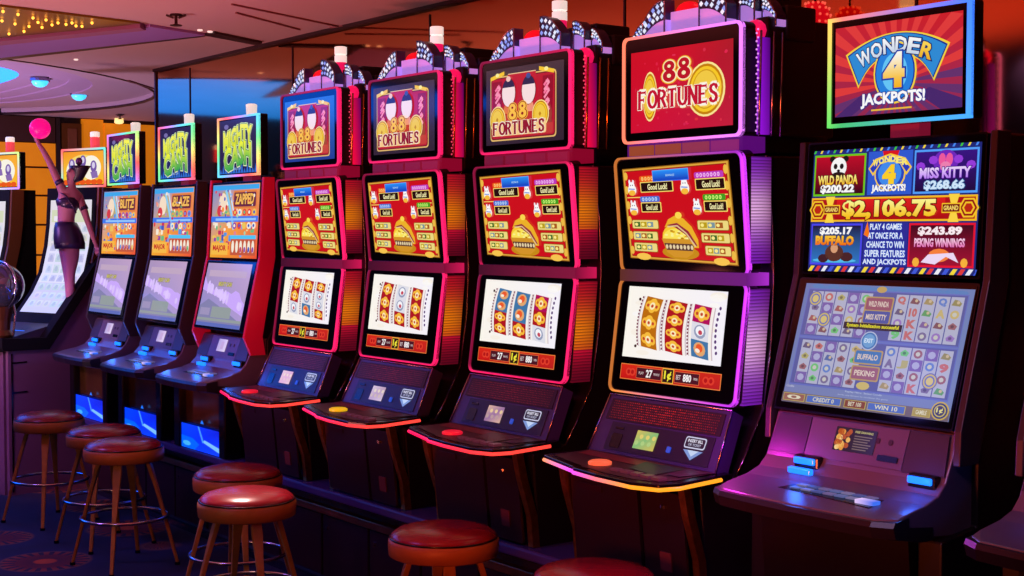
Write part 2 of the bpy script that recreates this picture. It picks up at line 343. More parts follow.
def show_feature(fr, quad, k):
    d = Draw(fr, 0, 0, 0, 0, 100, 84, quad=quad)
    d.rect(0, 0, 100, 84, (150, 96, 20), 0); d.rect(.8, .8, 99.2, 83.2, (226, 170, 60), 1); d.rect(2.2, 2.2, 97.8, 81.8, (150, 30, 20), 2); d.rect(3, 3, 97, 81, (206, 12, 26), 3)
    for sx in (0, 1):
        for yy in (8, 22, 36, 50, 64, 77): d.ell(3.2 + sx * 93.6, yy, 2, 4, (240, 190, 70), 3.5, 8)
    for cx in (14, 86): d.ell(cx, 2.5, 7, 3.2, (250, 200, 80), 4, 12)
    good_luck(d, 18, 62, 48, 70, ((240, 96, 20), (255, 214, 120))); good_luck(d, 70, 62, 95, 70, ((190, 60, 190), (250, 190, 250)))
    good_luck(d, 17, 44, 35, 51.5, ((70, 110, 210), (190, 220, 255))); good_luck(d, 76, 44, 95, 51.5, ((60, 160, 30), (210, 255, 120)))
    critter(d, 9.5, 64, 1, 12); critter(d, 60, 63.5, 1, 12); critter(d, 9.5, 45.5, .95, 12); critter(d, 69.5, 45.5, .95, 12)
    q = 31 if k else 30
    d.rect(q, 70.5, q + 34, 80.5, [(10, 90, 230), (10, 90, 230), (60, 170, 255), (60, 170, 255)], 16); d.rect(q + .8, 71.5, q + 33.2, 79.5, [(0, 60, 190), (0, 60, 190), (30, 140, 250), (30, 140, 250)], 17); d.text('BONUS', q + 17, 75.5, 8, 1.8, (200, 240, 255), 18)
    R = random.Random(5)
    for j, y in enumerate((28.5, 18, 7.5)):
        for x0, x1 in ((6, 31 - j * 1.5), (68 + j * 2.5, 95)):
            d.rrect(x0 - .6, y - .6, x1 + .6, y + 8, 1.2, (150, 96, 20), 5); d.rrect(x0, y, x1, y + 7.4, 1.2, (240, 220, 130), 6)
            n = 3
            for i in range(n):
                xx = x0 + 2 + i * (x1 - x0 - 6) / n
                d.rect(xx, y + 1.4, xx + (x1 - x0) / n - 2.6, y + 6, ((60, 110, 40), (190, 160, 20), (120, 150, 160), (170, 90, 30))[(i + j * 2 + (x0 > 50)) % 4], 7)
                d.ell(xx + 2.2, y + 3.7, 1.6, 1.5, (255, 240, 140), 8, 8)
    # heap of gold pieces in a bowl with its lid leaning on it
    d.ell(50, 8, 17, 6, (200, 140, 20), 8); d.ell(50, 21, 15.5, 13, (250, 205, 50), 9); d.ell(48, 20, 13, 9, (255, 232, 90), 10)
    d.poly([(34, 20), (66, 20), (62, 8), (56, 4), (44, 4), (38, 8)], (214, 150, 40), 12); d.poly([(36, 16), (64, 16), (62, 10), (38, 10)], (90, 60, 50), 13)
    for i in range(8): d.ell(38.5 + i * 3.3, 13, 1.2, 2, (235, 215, 170), 14, 8)
    d.poly([(38, 30), (42, 37), (48, 40), (56, 38), (63, 31), (68, 20), (68, 13), (64, 13), (58, 24), (48, 31), (38, 30)], (240, 180, 40), 15)
    d.poly([(40, 32), (50, 34), (60, 27), (67, 15), (65, 14), (57, 24), (48, 30)], (150, 40, 60), 16); d.line([(41, 30.5), (50, 31.5), (58, 25), (65.5, 14)], 1.2, (230, 200, 150), 17)
    d.ell(52, 40.5, 3.2, 3, (255, 220, 80), 16, 10)
    for i in range(18): d.ell(R.uniform(38, 58), R.uniform(20, 27), 1.6, .9, R.choice([(255, 245, 150), (220, 160, 20), (190, 130, 10)]), 11, 7)
    d.line([(3, 57), (16, 57)], .8, GOLD1, 4); d.line([(88, 57), (97, 57)], .8, GOLD1, 4)
    return d
REELS = {'m4': [[('y', 'y', 'g')], ], }
def sym(d, kind, x, y, w, h, L):
    c = {'gold': (176, 20, 30), 'amber': (190, 110, 10), 'blue': (60, 120, 170), 'white': (226, 226, 236), 'magenta': (180, 10, 90)}[kind]
    P = lambda a, b: (x(a, b), y(a, b))
    n = 5
    d.mb.add([d.P(*P(a, b), L) for b in [i / n for i in range(n + 1)] for a in (-.5, .5)], [(2 * i, 2 * i + 1, 2 * i + 3, 2 * i + 2) for i in range(n)], c)
    E = lambda a, b, ra, rb, cc, l: d.poly([P(a + ra * math.cos(2 * PI * t / 12), b + rb * math.sin(2 * PI * t / 12)) for t in range(12)], cc, l)
    if kind in ('gold', 'amber', 'magenta'):
        for dx, dy, r in ((-.24, 0, .2), (.24, 0, .2), (0, .1, .26), (0, -.12, .22)): E(dx, .5 + dy, r, r * 1.35, (250, 190, 60), L + 1)
        E(0, .5, .16, .22, (255, 240, 190), L + 2); E(0, .5, .08, .1, (200, 70, 40), L + 3); E(-.26, .5, .08, .1, (200, 70, 40), L + 3); E(.26, .5, .08, .1, (200, 70, 40), L + 3)
    elif kind == 'blue':
        E(0, .5, .34, .4, (230, 170, 110), L + 1); E(0, .56, .2, .24, (240, 90, 40), L + 2); E(-.1, .4, .14, .12, (255, 240, 220), L + 3)
    else:
        E(0, .5, .34, .4, (150, 160, 190), L + 1); E(0, .54, .24, .28, (250, 250, 255), L + 2); E(.04, .46, .12, .14, (200, 70, 90), L + 3)
def show_reels(fr, quad, cols, tintl, tintr, bgc=((255, 250, 240), (250, 246, 255))):
    d = Draw(fr, 0, 0, 0, 0, 100, 62, quad=quad)
    d.rect(0, 0, 100, 62, [bgc[0], bgc[1], bgc[1], bgc[0]], 0)
    R = random.Random(11)
    for i in range(16): d.ell(R.uniform(8, 92), R.uniform(4, 58), R.uniform(5, 9), R.uniform(2, 4), (252, 244, 232) if i % 2 else (255, 252, 250), .5, 12)
    y0, y1 = 9, 53
    for ci, (xc, wd) in enumerate(((28, 17), (54, 18), (80, 17))):
        bow = -3.4 + ci * .8; lean = -4 + ci * 4.6
        Y = lambda a, b, j, n: y0 - ci * 2 + (y1 - y0) * (j + b) / n + a * -2.4
        def mk(j, n, grow=0):
            f = lambda a, b: xc + a * (wd + grow) + bow * (1 - (2 * ((j + b) / n) - 1) ** 2) - lean * .0 + (j + b) / n * 1.5 * (1 - ci)
            g = lambda a, b: Y(a, b, j, n)
            return f, g
        f, g = mk(0, 1, 7); n = 10                             # pale reel body with dark ticks along its edges
        d.mb.add([d.P(f(a, b / n), g(a, b / n), 1) for b in range(n + 1) for a in (-.5, .5)], [(2 * i, 2 * i + 1, 2 * i + 3, 2 * i + 2) for i in range(n)], (206, 186, 196))
        f, g = mk(0, 1, 5)
        d.mb.add([d.P(f(a, b / n), g(a, b / n), 2) for b in range(n + 1) for a in (-.5, .5)], [(2 * i, 2 * i + 1, 2 * i + 3, 2 * i + 2) for i in range(n)], (250, 244, 238))
        for t in range(15):
            b = (t + .5) / 15
            x, y = f(-.56, b), g(-.56, b); d.rect(x - .7, y - .9, x + .7, y + .9, (120, 40, 60), 3)
        ks = cols[ci][::-1]; n = len(ks)
        for j, kd in enumerate(ks):
            f, g = mk(j, n); sym(d, kd, f, g, 1, 1, 4)
    f0 = lambda b: 96 - 3 * (1 - (2 * b - 1) ** 2)
    for t in range(9): d.ell(f0((t + .5) / 9) - .5, 8 + 42 * (t + .5) / 9, 1.2, 1.6, (90, 60, 120), 4, 8)
    d.ell(13.5, 51, 1.4, 1.4, (60, 30, 30), 4, 8); d.ell(13.5, 10, 1.4, 1.4, (60, 30, 30), 4, 8)
    return d
def show_strip(fr, quad):
    d = Draw(fr, 0, 0, 0, 0, 100, 14, quad=quad)
    d.rect(0, 0, 100, 14, (240, 130, 60), 0); d.rect(.6, .7, 99.4, 13.3, [(200, 20, 20), (190, 30, 30), (206, 40, 24), (220, 40, 20)], 1)
    for cx in (9, 13, 86, 91): d.ell(cx, 7, 3.2, 3.6, (226, 60, 40), 2, 10); d.ell(cx, 7, 1.6, 2, (180, 20, 20), 3, 8)
    d.rect(17, 2, 43, 12, (230, 110, 60), 2); d.rect(17.4, 2.5, 42.6, 11.5, (74, 20, 34), 3)
    d.rect(43.6, .8, 55, 13.4, (250, 200, 60), 2); d.rect(44.2, 1.4, 54.4, 12.8, (40, 14, 20), 3); d.text('1¢', 49.3, 7, 6.4, 8.6, (250, 240, 60), 5, .03)
    d.rect(56, 2, 80, 12, (230, 110, 60), 2); d.rect(56.4, 2.5, 79.6, 11.5, (74, 20, 34), 3)
    d.text('PLAY', 22.5, 7, 5, 2.4, (240, 220, 220), 5); d.text('27', 30.5, 7, 6, 6.4, (255, 250, 250), 5, .03); d.text('WAYS', 38, 7, 6, 2.2, (240, 220, 220), 5)
    d.text('BET', 60, 7, 4.4, 4, (240, 220, 220), 5); d.text('880', 68.5, 7, 7.6, 6, (255, 250, 250), 5, .03); d.text('WIN', 76.5, 7, 3.8, 2.4, (240, 220, 220), 5)
    return d
def emblem_quad(fr, a, b, c, e): return [(fr.W * p[0], fr.H * p[1]) for p in (a, b, c, e)]

# ------------------------------------------------------------------ the red-lit machines with fan-shaped toppers
def fortunes(cx, label, cols, kind, group):
    O = (cx, 3.3, .49)
    t = thing('slot_machine', label, 'slot machine', O, group)
    purple = kind == 'purple'
    if purple:
        neon = lambda a, b: mixc((20, 0, 20), mixc((255, 150, 50), (214, 60, 255), max(0, min(1, a * 1.5 - .3 + .12 * b))), min(1, max(.62, (a - .93) * 14, (.1 - b) * 9)))
        neont = lambda a, b: mixc((255, 120, 90), (226, 120, 255), max(0, min(1, a * 1.6 - .4 + .25 * b)))
        side1, side2 = (214, 60, 255), (150, 20, 220)
    else:
        neon = neont = lambda a, b: mixc((70, 6, 30), (255, 30, 100), min(1, max(0, (a - .93) * 14, (.1 - b) * 9, .22 + .35 * a)))
        side1, side2 = (255, 90, 10), (255, 10, 60)
    hw = .30
    # cabinet body, one closed side profile
    b = MB(); b.sweepx([(3.22, 1.84), (3.27, 1.835), (3.30, 1.65), (3.31, 1.455), (3.30, 1.25), (3.268, 1.047), (3.2, .92), (3.15, .84), (3.0, .82), (3.03, .49), (3.72, .49), (3.72, 1.84)][1:], cx - hw, cx + hw)
    b.build('cabinet_body', BODY, t, bevel=.006)
    b = MB(); b.box((cx - .25, 3.32, 1.84), (cx + .25, 3.62, 1.92)); b.box((cx - .29, 3.29, 1.90), (cx + .29, 3.6, 2.27)); b.build('topper_housing', BODY, t, bevel=.01)
    side = [(3.27, 1.835), (3.30, 1.65), (3.31, 1.455), (3.30, 1.25), (3.268, 1.047), (3.2, .92), (3.146, .84)]
    for sx in (-1, 1): e = MB(); e.tube([(cx + sx * (hw + .002), y, z) for y, z in side], .0035, 6); e.build('side_trim', SIL, t, smooth=True)
    # three display housings
    def display(name, fr, r, nr, nf, depth=.05, lift=0):
        hb = MB(); fr.prism(hb, rr(fr.W, fr.H, r), -depth, 0); o = hb.build(name, BODY, t)
        g = MB(); fr.prism(g, rr(fr.W - .02, fr.H - .02, r * .9, 5, .01, .01), 0, .002); g.build('glass', GLASSB, o)
        n = MB(); fr.ring(n, rr(fr.W, fr.H, r), rr(fr.W - 2 * nr, fr.H - 2 * nr, r * .8, 5, nr, nr), -.012, .008, nf)
        n.build('neon_frame', NEON, o); return o
    FT = Fr(cx, .278, 3.19, 1.893, 3.19, 2.25); FM = Fr(cx, hw, 3.205, 1.458, 3.17, 1.848); FRL = Fr(cx, hw, 3.147, 1.055, 3.2, 1.44)
    o = display('top_monitor', FT, .022, .008, neont, .06)
    if purple: show_marquee(FT, .04, .036, .478, .268).build('screen', o)
    else: show_poster(FT, .038, .034, .478, .286, ((30, 60, 150), (40, 110, 200)) if kind == 'blue' else ((46, 34, 50), (66, 50, 60))).build('screen', o)
    o = display('feature_display', FM, .03, .0065, neon)
    show_feature(FM, emblem_quad(FM, (.085, .13), (.93, .085), (.9, .93), (.06, .9)), purple).build('screen', o)
    o = display('reel_display', FRL, .03, .0065, neon)
    show_reels(FRL, emblem_quad(FRL, (.085, .315), (.865, .315), (.865, .92), (.085, .93)), cols, 0, 0).build('screen', o)
    show_strip(FRL, emblem_quad(FRL, (.085, .12), (.88, .12), (.88, .255), (.085, .255))).build('credit_strip', o)
    # joints between displays
    j = MB()
    j.box((cx - .27, 3.2, 1.845), (cx + .27, 3.3, 1.895), mixc(side2, (30, 0, 20), .55))
    for k in range(4): j.box((cx - .25 + k * .13, 3.19, 1.852), (cx - .135 + k * .13, 3.2, 1.885), mixc(neon(.25 * k, .5), (120, 20, 30), .35))
    j.build('lit_bracket', LED, t)
    j = MB(); j.box((cx - .295, 3.19, 1.43), (cx + .3, 3.29, 1.47), lambda v: mixc(neon((v.x - cx + .3) / .6, .5), (20, 0, 20), .55 if v.y < 3.2 else .2)); j.build('lit_joint', LED, t)
    # glowing ribbed side strips
    for sx in (-1, 1):
        x = cx + sx * hw
        for z0, z1, ya, yb in ((1.5, 1.83, 3.2, 3.29), (1.06, 1.42, 3.2, 3.29)):
            n = 34; s_ = MB()
            for k in range(n):
                za = z0 + (z1 - z0) * k / n; zb = z0 + (z1 - z0) * (k + .8) / n; q = k / n
                w = math.exp(-((q - .5) / .3) ** 2)
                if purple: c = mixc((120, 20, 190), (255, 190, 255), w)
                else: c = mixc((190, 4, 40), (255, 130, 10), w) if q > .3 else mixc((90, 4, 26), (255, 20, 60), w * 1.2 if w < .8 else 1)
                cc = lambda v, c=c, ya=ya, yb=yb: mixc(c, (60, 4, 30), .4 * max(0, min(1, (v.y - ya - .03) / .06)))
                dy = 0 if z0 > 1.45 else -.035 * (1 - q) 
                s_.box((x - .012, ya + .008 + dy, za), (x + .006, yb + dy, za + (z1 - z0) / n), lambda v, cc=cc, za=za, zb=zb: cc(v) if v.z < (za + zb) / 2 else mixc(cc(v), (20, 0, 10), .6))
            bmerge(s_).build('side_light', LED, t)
        m = MB(); x = cx + sx * .292                            # strips up the side of the top monitor
        m.box((x - .006, 3.245, 1.9), (x + .006, 3.29, 2.2), [mixc(side2, (60, 0, 90), q_) for q_ in (0, 0, .5, .5, .2, .2, .9, .9)]); m.build('monitor_side_light', LED, t)
        m = MB()
        for k in range(26): m.sphere((x + sx * .004, 3.232 + .006 * (k % 2), 1.91 + k * .0125), .0036, 6, (236, 150, 250) if purple else (250, 70, 100))
        m.build('led_string', LED, t)
        for yy in (3.24, 3.296, 3.335): m = MB(); m.tube([(x + sx * .008, yy, 1.895), (x + sx * .008, yy + .008, 2.22)], .004, 6); m.build('fin', GOLDM if not purple else SIL, t, smooth=True)
    # fan topper
    GB = mat('deep_blue_band', (40, 34, 90), .3)
    def sector(x0, x1, z0, zl, zr, y, peak, dp=.04):
        n = 8; top = []; fan = MB(); gem = MB(); edge = MB(); gems = MB()
        for k in range(n + 1):
            a = k / n; x = x0 + (x1 - x0) * a; z = zl + (zr - zl) * a + peak * math.sin(PI * a); top.append((x, z))
        inn = [(x, z0 + (z - z0) * .6) for x, z in top]
        fan.loft([[(x0, y, z0), (x1, y, z0)] + [(x, y, z) for x, z in inn[::-1]], [(x0, y + dp, z0), (x1, y + dp, z0)] + [(x, y + dp, z) for x, z in inn[::-1]]])
        f_ = fan.build('fan_blade', LAV, t)
        gem.loft([[(x, y - .004, z) for x, z in inn + top[::-1]], [(x, y + dp, z) for x, z in inn + top[::-1]]]); gem.build('gem_band', GB, f_)
        edge.tube([(x, y - .006, z) for x, z in [(x0, z0)] + inn[:1] + top + inn[-1:] + [(x1, z0)]], .0032, 6); edge.build('band_edge', SIL, f_, smooth=True)
        for r_ in range(3):
            for k in range(5):
                a = (k + .5 + .3 * (r_ % 2 - .5)) / 5; x = x0 + (x1 - x0) * a; zt = zl + (zr - zl) * a + peak * math.sin(PI * a); zi = z0 + (zt - z0) * .6
                z = zi + (zt - zi) * (.2 + .3 * r_); q = min(.0095, (x1 - x0) * .09)
                gems.add([(x - q, y - .006, z), (x, y - .006, z - q), (x + q, y - .006, z), (x, y - .006, z + q), (x, y - .013, z)], [(0, 1, 4), (1, 2, 4), (2, 3, 4), (3, 0, 4)], random.choice([(230, 235, 255), (190, 205, 255), (255, 240, 255), (140, 155, 245)]))
        gems.build('gemstones', LED, f_, solid=False)
    sector(cx - .285, cx - .228, 2.2, 2.262, 2.305, 3.245, .01)
    sector(cx - .226, cx - .12, 2.2, 2.30, 2.368, 3.235, .016)
    sector(cx + .045, cx + .165, 2.2, 2.392, 2.32, 3.235, .02)
    sector(cx + .17, cx + .235, 2.24, 2.365, 2.325, 3.29, .012)
    sector(cx + .24, cx + .298, 2.24, 2.335, 2.275, 3.32, .012)
    fan = MB(); fan.box((cx - .112, 3.25, 2.2), (cx + .045, 3.3, 2.325)); fan.build('fan_center', LAV, t)
    m = MB(); m.box((cx + .05, 3.335, 2.25), (cx + .24, 3.5, 2.355)); m.build('topper_back', BODY, t, bevel=.008)
    m = MB(); m.box((cx + .242, 3.365, 2.2), (cx + .3, 3.5, 2.31)); m.build('topper_back', BODY, t, bevel=.008)
    m = MB(); m.sphere((cx - .075, 3.3, 2.325), .046, 14, sz=.8); m.build('dome_lamp', REDG, t, smooth=True)
    m = MB(); m.sphere((cx + .255, 3.27, 2.225), .035, 12); m.build('side_bulb', PINKG, t, smooth=True)
    m = MB(); m.lathe((cx - .005, 3.36, 2.28), [(.032, 0), (.032, .075), (.027, .08), (.027, .115)], 20); lt = m.build('tower_light', PINKG, t, smooth=False)
    m = MB(); m.lathe((cx - .005, 3.36, 2.393), [(.029, 0), (.029, .032), (.025, .033), (.025, .038), (.029, .039), (.029, .072), (.025, .074)], 20); m.build('lamp_cap', WHITEC, lt)
    # speaker and bill panel
    FP = Fr(cx, .292, 3.06, .862, 3.147, 1.045)
    hb = MB(); FP.prism(hb, [(-.012, 0), (FP.W + .012, 0), (FP.W - .004, FP.H), (.004, FP.H)], -.05, 0); pn = hb.build('speaker_panel', NAVY, t)
    ed = MB()
    for s0, s1 in (((-.012, 0), (.004, FP.H)), ((FP.W + .012, 0), (FP.W - .004, FP.H))): ed.tube([FP.p(*s0, .003), FP.p(*s1, .003)], .003, 6)
    ed.tube([FP.p(.004, FP.H, .003), FP.p(FP.W - .004, FP.H, .003)], .003, 6); ed.build('panel_edge', SIL, pn, smooth=True)
    sp = MB(); FP.prism(sp, [(.02, .115), (FP.W - .02, .115), (FP.W - .025, FP.H - .014), (.025, FP.H - .014)], 0, .003); sp.build('speaker_grille', SPK, pn)
    dt = MB(); D = Draw(FP, .03, .118, FP.W - .06, .066, 58, 8, .004, dt)
    R = random.Random(9)
    for r_ in range(8):
        for k in range(56):
            a = abs(k / 56 - .5) * 2; br = max(0, 1 - a ** 2 * .5) * (.35 + .65 * R.random())
            c = mixc((50, 10, 20), (230, 40, 30) if purple else (150, 26, 40), br); D.rect(k + 1 + .3 * (r_ % 2), r_ + .3, k + 1.5 + .3 * (r_ % 2), r_ + .75, c, 1)
    dt.build('grille_dots', LED, pn, solid=False)
    bp = MB(); FP.prism(bp, [(.06, .012), (FP.W - .03, .012), (FP.W - .034, .108), (.064, .108)], 0, .003); bp.build('bill_panel', mat('dark_navy', (28, 26, 52), .35, .1), pn)
    dd = Draw(FP, 0, 0, FP.W, FP.H, FP.W * 1000, FP.H * 1000, .0045)
    base = {'purple': ((130, 190, 120), (210, 190, 90)), 'red': ((150, 110, 160), (220, 180, 160)), 'blue': ((230, 170, 170), (240, 200, 170)), 'blue2': ((190, 160, 190), (220, 200, 220))}[kind]
    dd.rect(200, 30, 300, 92, [base[0], base[1], base[0], base[1]], 1)
    for k in range(6): dd.ell(212 + 15 * k, 50 + 22 * (k % 2), 9, 8, mixc(base[k % 2], (250, 240, 150), .35), 2, 10)
    dd.build('bill_display', pn)
    dd = Draw(FP, 0, 0, FP.W, FP.H, FP.W * 1000, FP.H * 1000, .0045)
    dd.rrect(428, 62, 520, 100, 8, (200, 205, 230), 1); dd.rrect(432, 66, 516, 96, 6, (24, 22, 44), 2); dd.text('INSERT BILL', 474, 87, 66, 10, (235, 235, 250), 3, .02); dd.text('OR TICKET', 474, 74, 56, 8, (200, 205, 230), 3, .01)
    dd.poly([(430, 56), (518, 56), (474, 24)], (120, 150, 210), 1); dd.poly([(450, 56), (500, 56), (474, 36)], (190, 210, 240), 2); dd.build('ticket_slot', pn, LED)
    dd = MB(); FP.prism(dd, rr(.016, .02, .004, 3, .36, .035), 0, .008); dd.build('reserve_button', mat('blue_button', (30, 60, 160), .3, emit=(40, 90, 220), es=.6), pn)
    kn = MB(); FP.prism(kn, [(.09, .085), (.13, .085), (.13, .092), (.09, .092)], 0, .006); FP.prism(kn, rr(.05, .05, .008, 3, .085, .02), 0, .005); kn.build('card_reader', BLACK, pn)
    # button deck, bowed outline
    out = [(-.32, 3.1), (-.335, 2.9), (-.325, 2.885), (-.1, 2.825), (-.08, 2.812), (.05, 2.795), (.22, 2.79), (.31, 2.82), (.335, 2.88), (.335, 3.1)]
    m = MB(); m.loft([[(cx + x, y, .862 - (3.1 - y) * .03) for x, y in out], [(cx + x, y, .838 - (3.1 - y) * .03) for x, y in out]]); dk = m.build('button_deck', BLACK, t, bevel=.003)
    nf = MB(); pth = [(cx + x, y, .846 - (3.1 - y) * .03) for x, y in out[1:-1]] + [(cx + .337, 3.05, .848)]
    if purple: cf = lambda v: mixc((230, 60, 240), (255, 150, 30), max(0, min(1, (v.x - cx + .12) * 3.2))) if v.x > cx - .2 else mixc((255, 150, 80), (230, 60, 240), (v.x - cx + .335) / .14)
    else: cf = lambda v: mixc((255, 20, 80), (255, 70, 50), max(0, min(1, (v.x - cx + .1) * 2)))
    nf.tube(pth, .0062, 8, col=cf); nf.build('deck_neon', NEON, dk, smooth=True)
    gl = MB(); tp = [(cx + x * .9, 3.0 + (y - 3.0) * .85, .864 - (3.1 - y) * .03) for x, y in out]; gl.add(tp, [tuple(range(len(tp)))], (60, 26, 40)); 
    Z = lambda x, y, k=0: (cx + x, y, .8655 - (3.1 - y) * .03 + k * .0006)
    gl.add([Z(-.28, 3.04), Z(.1, 3.04), Z(.06, 2.97), Z(-.26, 2.98)], [(0, 1, 2, 3)], (120, 44, 50)); gl.add([Z(.02, 3.03, 1), Z(.2, 3.03, 1), Z(.2, 2.9, 1), Z(.06, 2.92, 1)], [(0, 1, 2, 3)], (50, 90, 60) if purple else (90, 60, 60))
    gl.add([Z(.2, 3.04, 2), Z(.3, 3.04, 2), Z(.28, 2.93, 2), Z(.22, 2.93, 2)], [(0, 1, 2, 3)], (70, 40, 60)); gl.build('deck_glass', PAINT, dk, solid=False)
    bt = MB(); bt.lathe((cx - .06, 2.905, .858), [(.038, 0), (.038, .008), (.03, .012)], 20); bt.build('spin_button', mat('button_' + kind, (200, 40, 40), .3, emit={'purple': (240, 110, 70), 'red': (220, 20, 50), 'blue': (220, 20, 50), 'blue2': (230, 190, 20)}[kind], es=.8), dk)
    bs = MB()
    for k in range(5): bs.box((cx + .04 + k * .05, 2.86 - .002 * k, .855), (cx + .075 + k * .05, 2.885, .864))
    bs.build('bet_button', mat('bet_button', (60, 40, 50), .3, emit=(140, 60, 80), es=.25), dk)
    # lower cabinet: door, name plate, lock plate, bronze posts
    d_ = MB(); FD = Fr(cx, .27, 2.995, .5, 2.965, .8); FD.prism(d_, rr(.33, FD.H, .01), 0, .012); do = d_.build('belly_door', mat('belly_door', (30, 14, 22), .35, 0, .5), t)
    p_ = MB(); FD.prism(p_, rr(.12, .02, .004, 3, .04, .255), .012, .015); p_.build('name_plate', mat('name_plate', (60, 34, 50), .3, .6), do)
    d_ = MB(); FD.prism(d_, rr(.19, FD.H, .01, 5, .345, 0), 0, .01); d2 = d_.build('cash_door', mat('belly_door', (30, 14, 22), .35), t)
    p_ = MB(); FD.prism(p_, rr(.05, .06, .004, 3, .42, .05), .01, .014); p_.build('warning_label', mat('warning_label', (90, 40, 44), .5), d2)
    k_ = MB(); k_.lathe(FD.p(.45, .25, .01), [(.012, 0), (.012, .01)], 12); k_.build('lock', CHROME, d2)
    b = MB(); b.sweepx([(2.985, .82), (3.03, .49), (3.3, .49), (3.3, .82)], cx - .28, cx + .28); b.build('lower_cabinet', BODY, t)
    for sx in (-1, 1):
        g = MB(); g.loft([[(cx + sx * .29 + ddx, yy + dy, zz) for ddx, dy in ((-.014, 0), (.014, 0), (.014, .03), (-.014, .03))] for yy, zz in ((2.925, .832), (2.945, .74), (2.99, .6), (3.0, .49))]); g.build('corner_post', BRONZE, t)
    return t

# ------------------------------------------------------------------ grey curved consoles (shared by the video machines)
def console(t, cx, hw, bright, label_screen='plain'):
    prof = [(3.13, 1.07), (3.105, 1.0), (3.08, .945), (3.05, .915), (3.0, .897), (2.92, .882), (2.86, .872)]
    m = MB(); n = len(prof); ring = []
    back = [(2.855, .862), (2.86, .845), (2.95, .815), (3.2, .80), (3.2, 1.07)]
    pts = prof + back
    xs = [-1, -.85, -.5, 0, .5, .85, 1]
    m.loft([[(cx + hw * s, y - (.02 * (1 - s * s) if y < 2.95 else 0) + (.03 if abs(s) == 1 and y < 2.9 else 0), z) for y, z in pts] for s in xs])
    c = m.build('console', GREY, t, smooth=False, bevel=.004)
    m = MB(); xs2 = [-1.012, -.85, -.5, 0, .5, .85, 1.012]
    lip = [(2.905, .8745), (2.85, .868), (2.843, .855), (2.852, .826), (2.95, .806), (3.0, .806), (3.0, .84), (2.905, .85)]
    m.loft([[(cx + hw * s, y - .02 * (1 - min(1, s * s)) + (.024 if abs(s) > 1 else 0), z) for y, z in lip] for s in xs2]); m.build('deck_lip', mat('deck_lip', (26, 18, 32), .35, .1), c)
    F1 = Fr(cx, hw * .98, 3.088, .958, 3.126, 1.062)
    W = F1.W
    m = MB(); F1.prism(m, [(.0, 0), (W * .22, -.004), (W * .22, F1.H), (.012, F1.H)], .004, .007); m.build('speaker_cover', GREYD, c); m = MB(); F1.prism(m, [(W * .78, -.004), (W, 0), (W - .012, F1.H), (W * .78, F1.H)], .004, .007); m.build('speaker_cover', GREYD, c)
    m = MB(); F1.prism(m, [(W * .225, 0), (W * .775, 0), (W * .775, F1.H), (W * .225, F1.H)], .004, .0065); m.build('bill_plate', GREY, c)
    d = Draw(F1, 0, 0, W, F1.H, 100, 18, .008)
    if label_screen == 'text':
        d.rect(38, 4.5, 61, 15.5, (40, 28, 34), 1); R = random.Random(4)
        for k in range(26): d.ell(R.uniform(39.5, 47), R.uniform(5.5, 14), 1.3, 1.3, R.choice([(226, 150, 60), (250, 210, 140), (180, 80, 30), (240, 180, 90)]), 2, 8)
        d.text('FREE DRAWING', 54, 14, 10, 1, (200, 190, 120), 2, .02)
        for k in range(6): d.rect(49, 11.8 - k * 1.2, 59 - (k % 3), 12.3 - k * 1.2, (120, 100, 90), 2)
    else: d.rect(38, 5, 55, 15.5, [(190, 170, 230), (230, 215, 250), (225, 205, 245), (180, 160, 220)], 1); d.rect(44, 7, 50, 13.5, (200, 170, 220), 2)
    d.build('bill_display', c)
    m = MB(); F1.prism(m, rr(W * .11, .016, .003, 3, W * .64, .016), .006, .011); m.build('bill_slot', BLACK, c)
    m = MB()
    for q in (.61, .68): F1.prism(m, rr(.014, .016, .006, 3, W * q, .062), .006, .009)
    m.build('camera_dots', GREYD, c)
    bl = mat('blue_lit_button', (20, 60, 200), .25, emit=(20, 110, 255), es=2.2)
    for sx, q in ((-1, -.46), (1, .8)):
        x = cx + hw * q
        m = MB(); m.box((x - .045, 3.06, .925), (x + .045, 3.1, .962)); m.build('button_shade', BLACK, c, bevel=.006)
        m = MB(); m.box((x - .038, 3.05, .938), (x + .038, 3.06, .957)); m.build('blue_button', bl, c, bevel=.004)
        pl = bpy.data.lights.new('button_glow', 'POINT'); pl.energy = .4; pl.color = (.02, .16, 1); pl.shadow_soft_size = .02; po = bpy.data.objects.new('button_glow', pl); COL.objects.link(po); po.location = (x, 3.0, .955)
        if sx < 0: m = MB(); m.box((x - .042, 3.03, .912), (x + .042, 3.048, .93)); m.build('blue_button', bl, c, bevel=.004)
    m = MB(); m.loft([[(cx + hw * q, y, .888 - (2.98 - y) * .13) for q, y in ((-.34, 3.0), (.62, 2.985), (.64, 2.915), (-.42, 2.935))], [(cx + hw * q, y, .894 - (2.98 - y) * .13) for q, y in ((-.34, 3.0), (.62, 2.985), (.64, 2.915), (-.42, 2.935))]]); pn = m.build('button_panel', BLACK, c)
    m = MB(); bcols = [(120, 140, 220), (170, 160, 220), (90, 110, 200), (150, 130, 200)]
    for r_ in range(2):
        for k in range(7):
            x = cx + hw * (-.3 + k * .125); y = 2.94 + r_ * .028; z = .896 - (2.98 - y) * .13
            m.box((x, y, z), (x + hw * .1, y + .022, z + .004), mixc(bcols[(k + r_) % 4], (30, 30, 50), .45))
    m.build('bet_button', LED, pn)
    m = MB(); x = cx + hw * .56; m.box((x - .03, 2.925, .888), (x + .03, 2.955, .898), lambda v: (230, 200, 250) if v.x < x else (60, 110, 240)); m.build('spin_button', LED, pn)
    return c
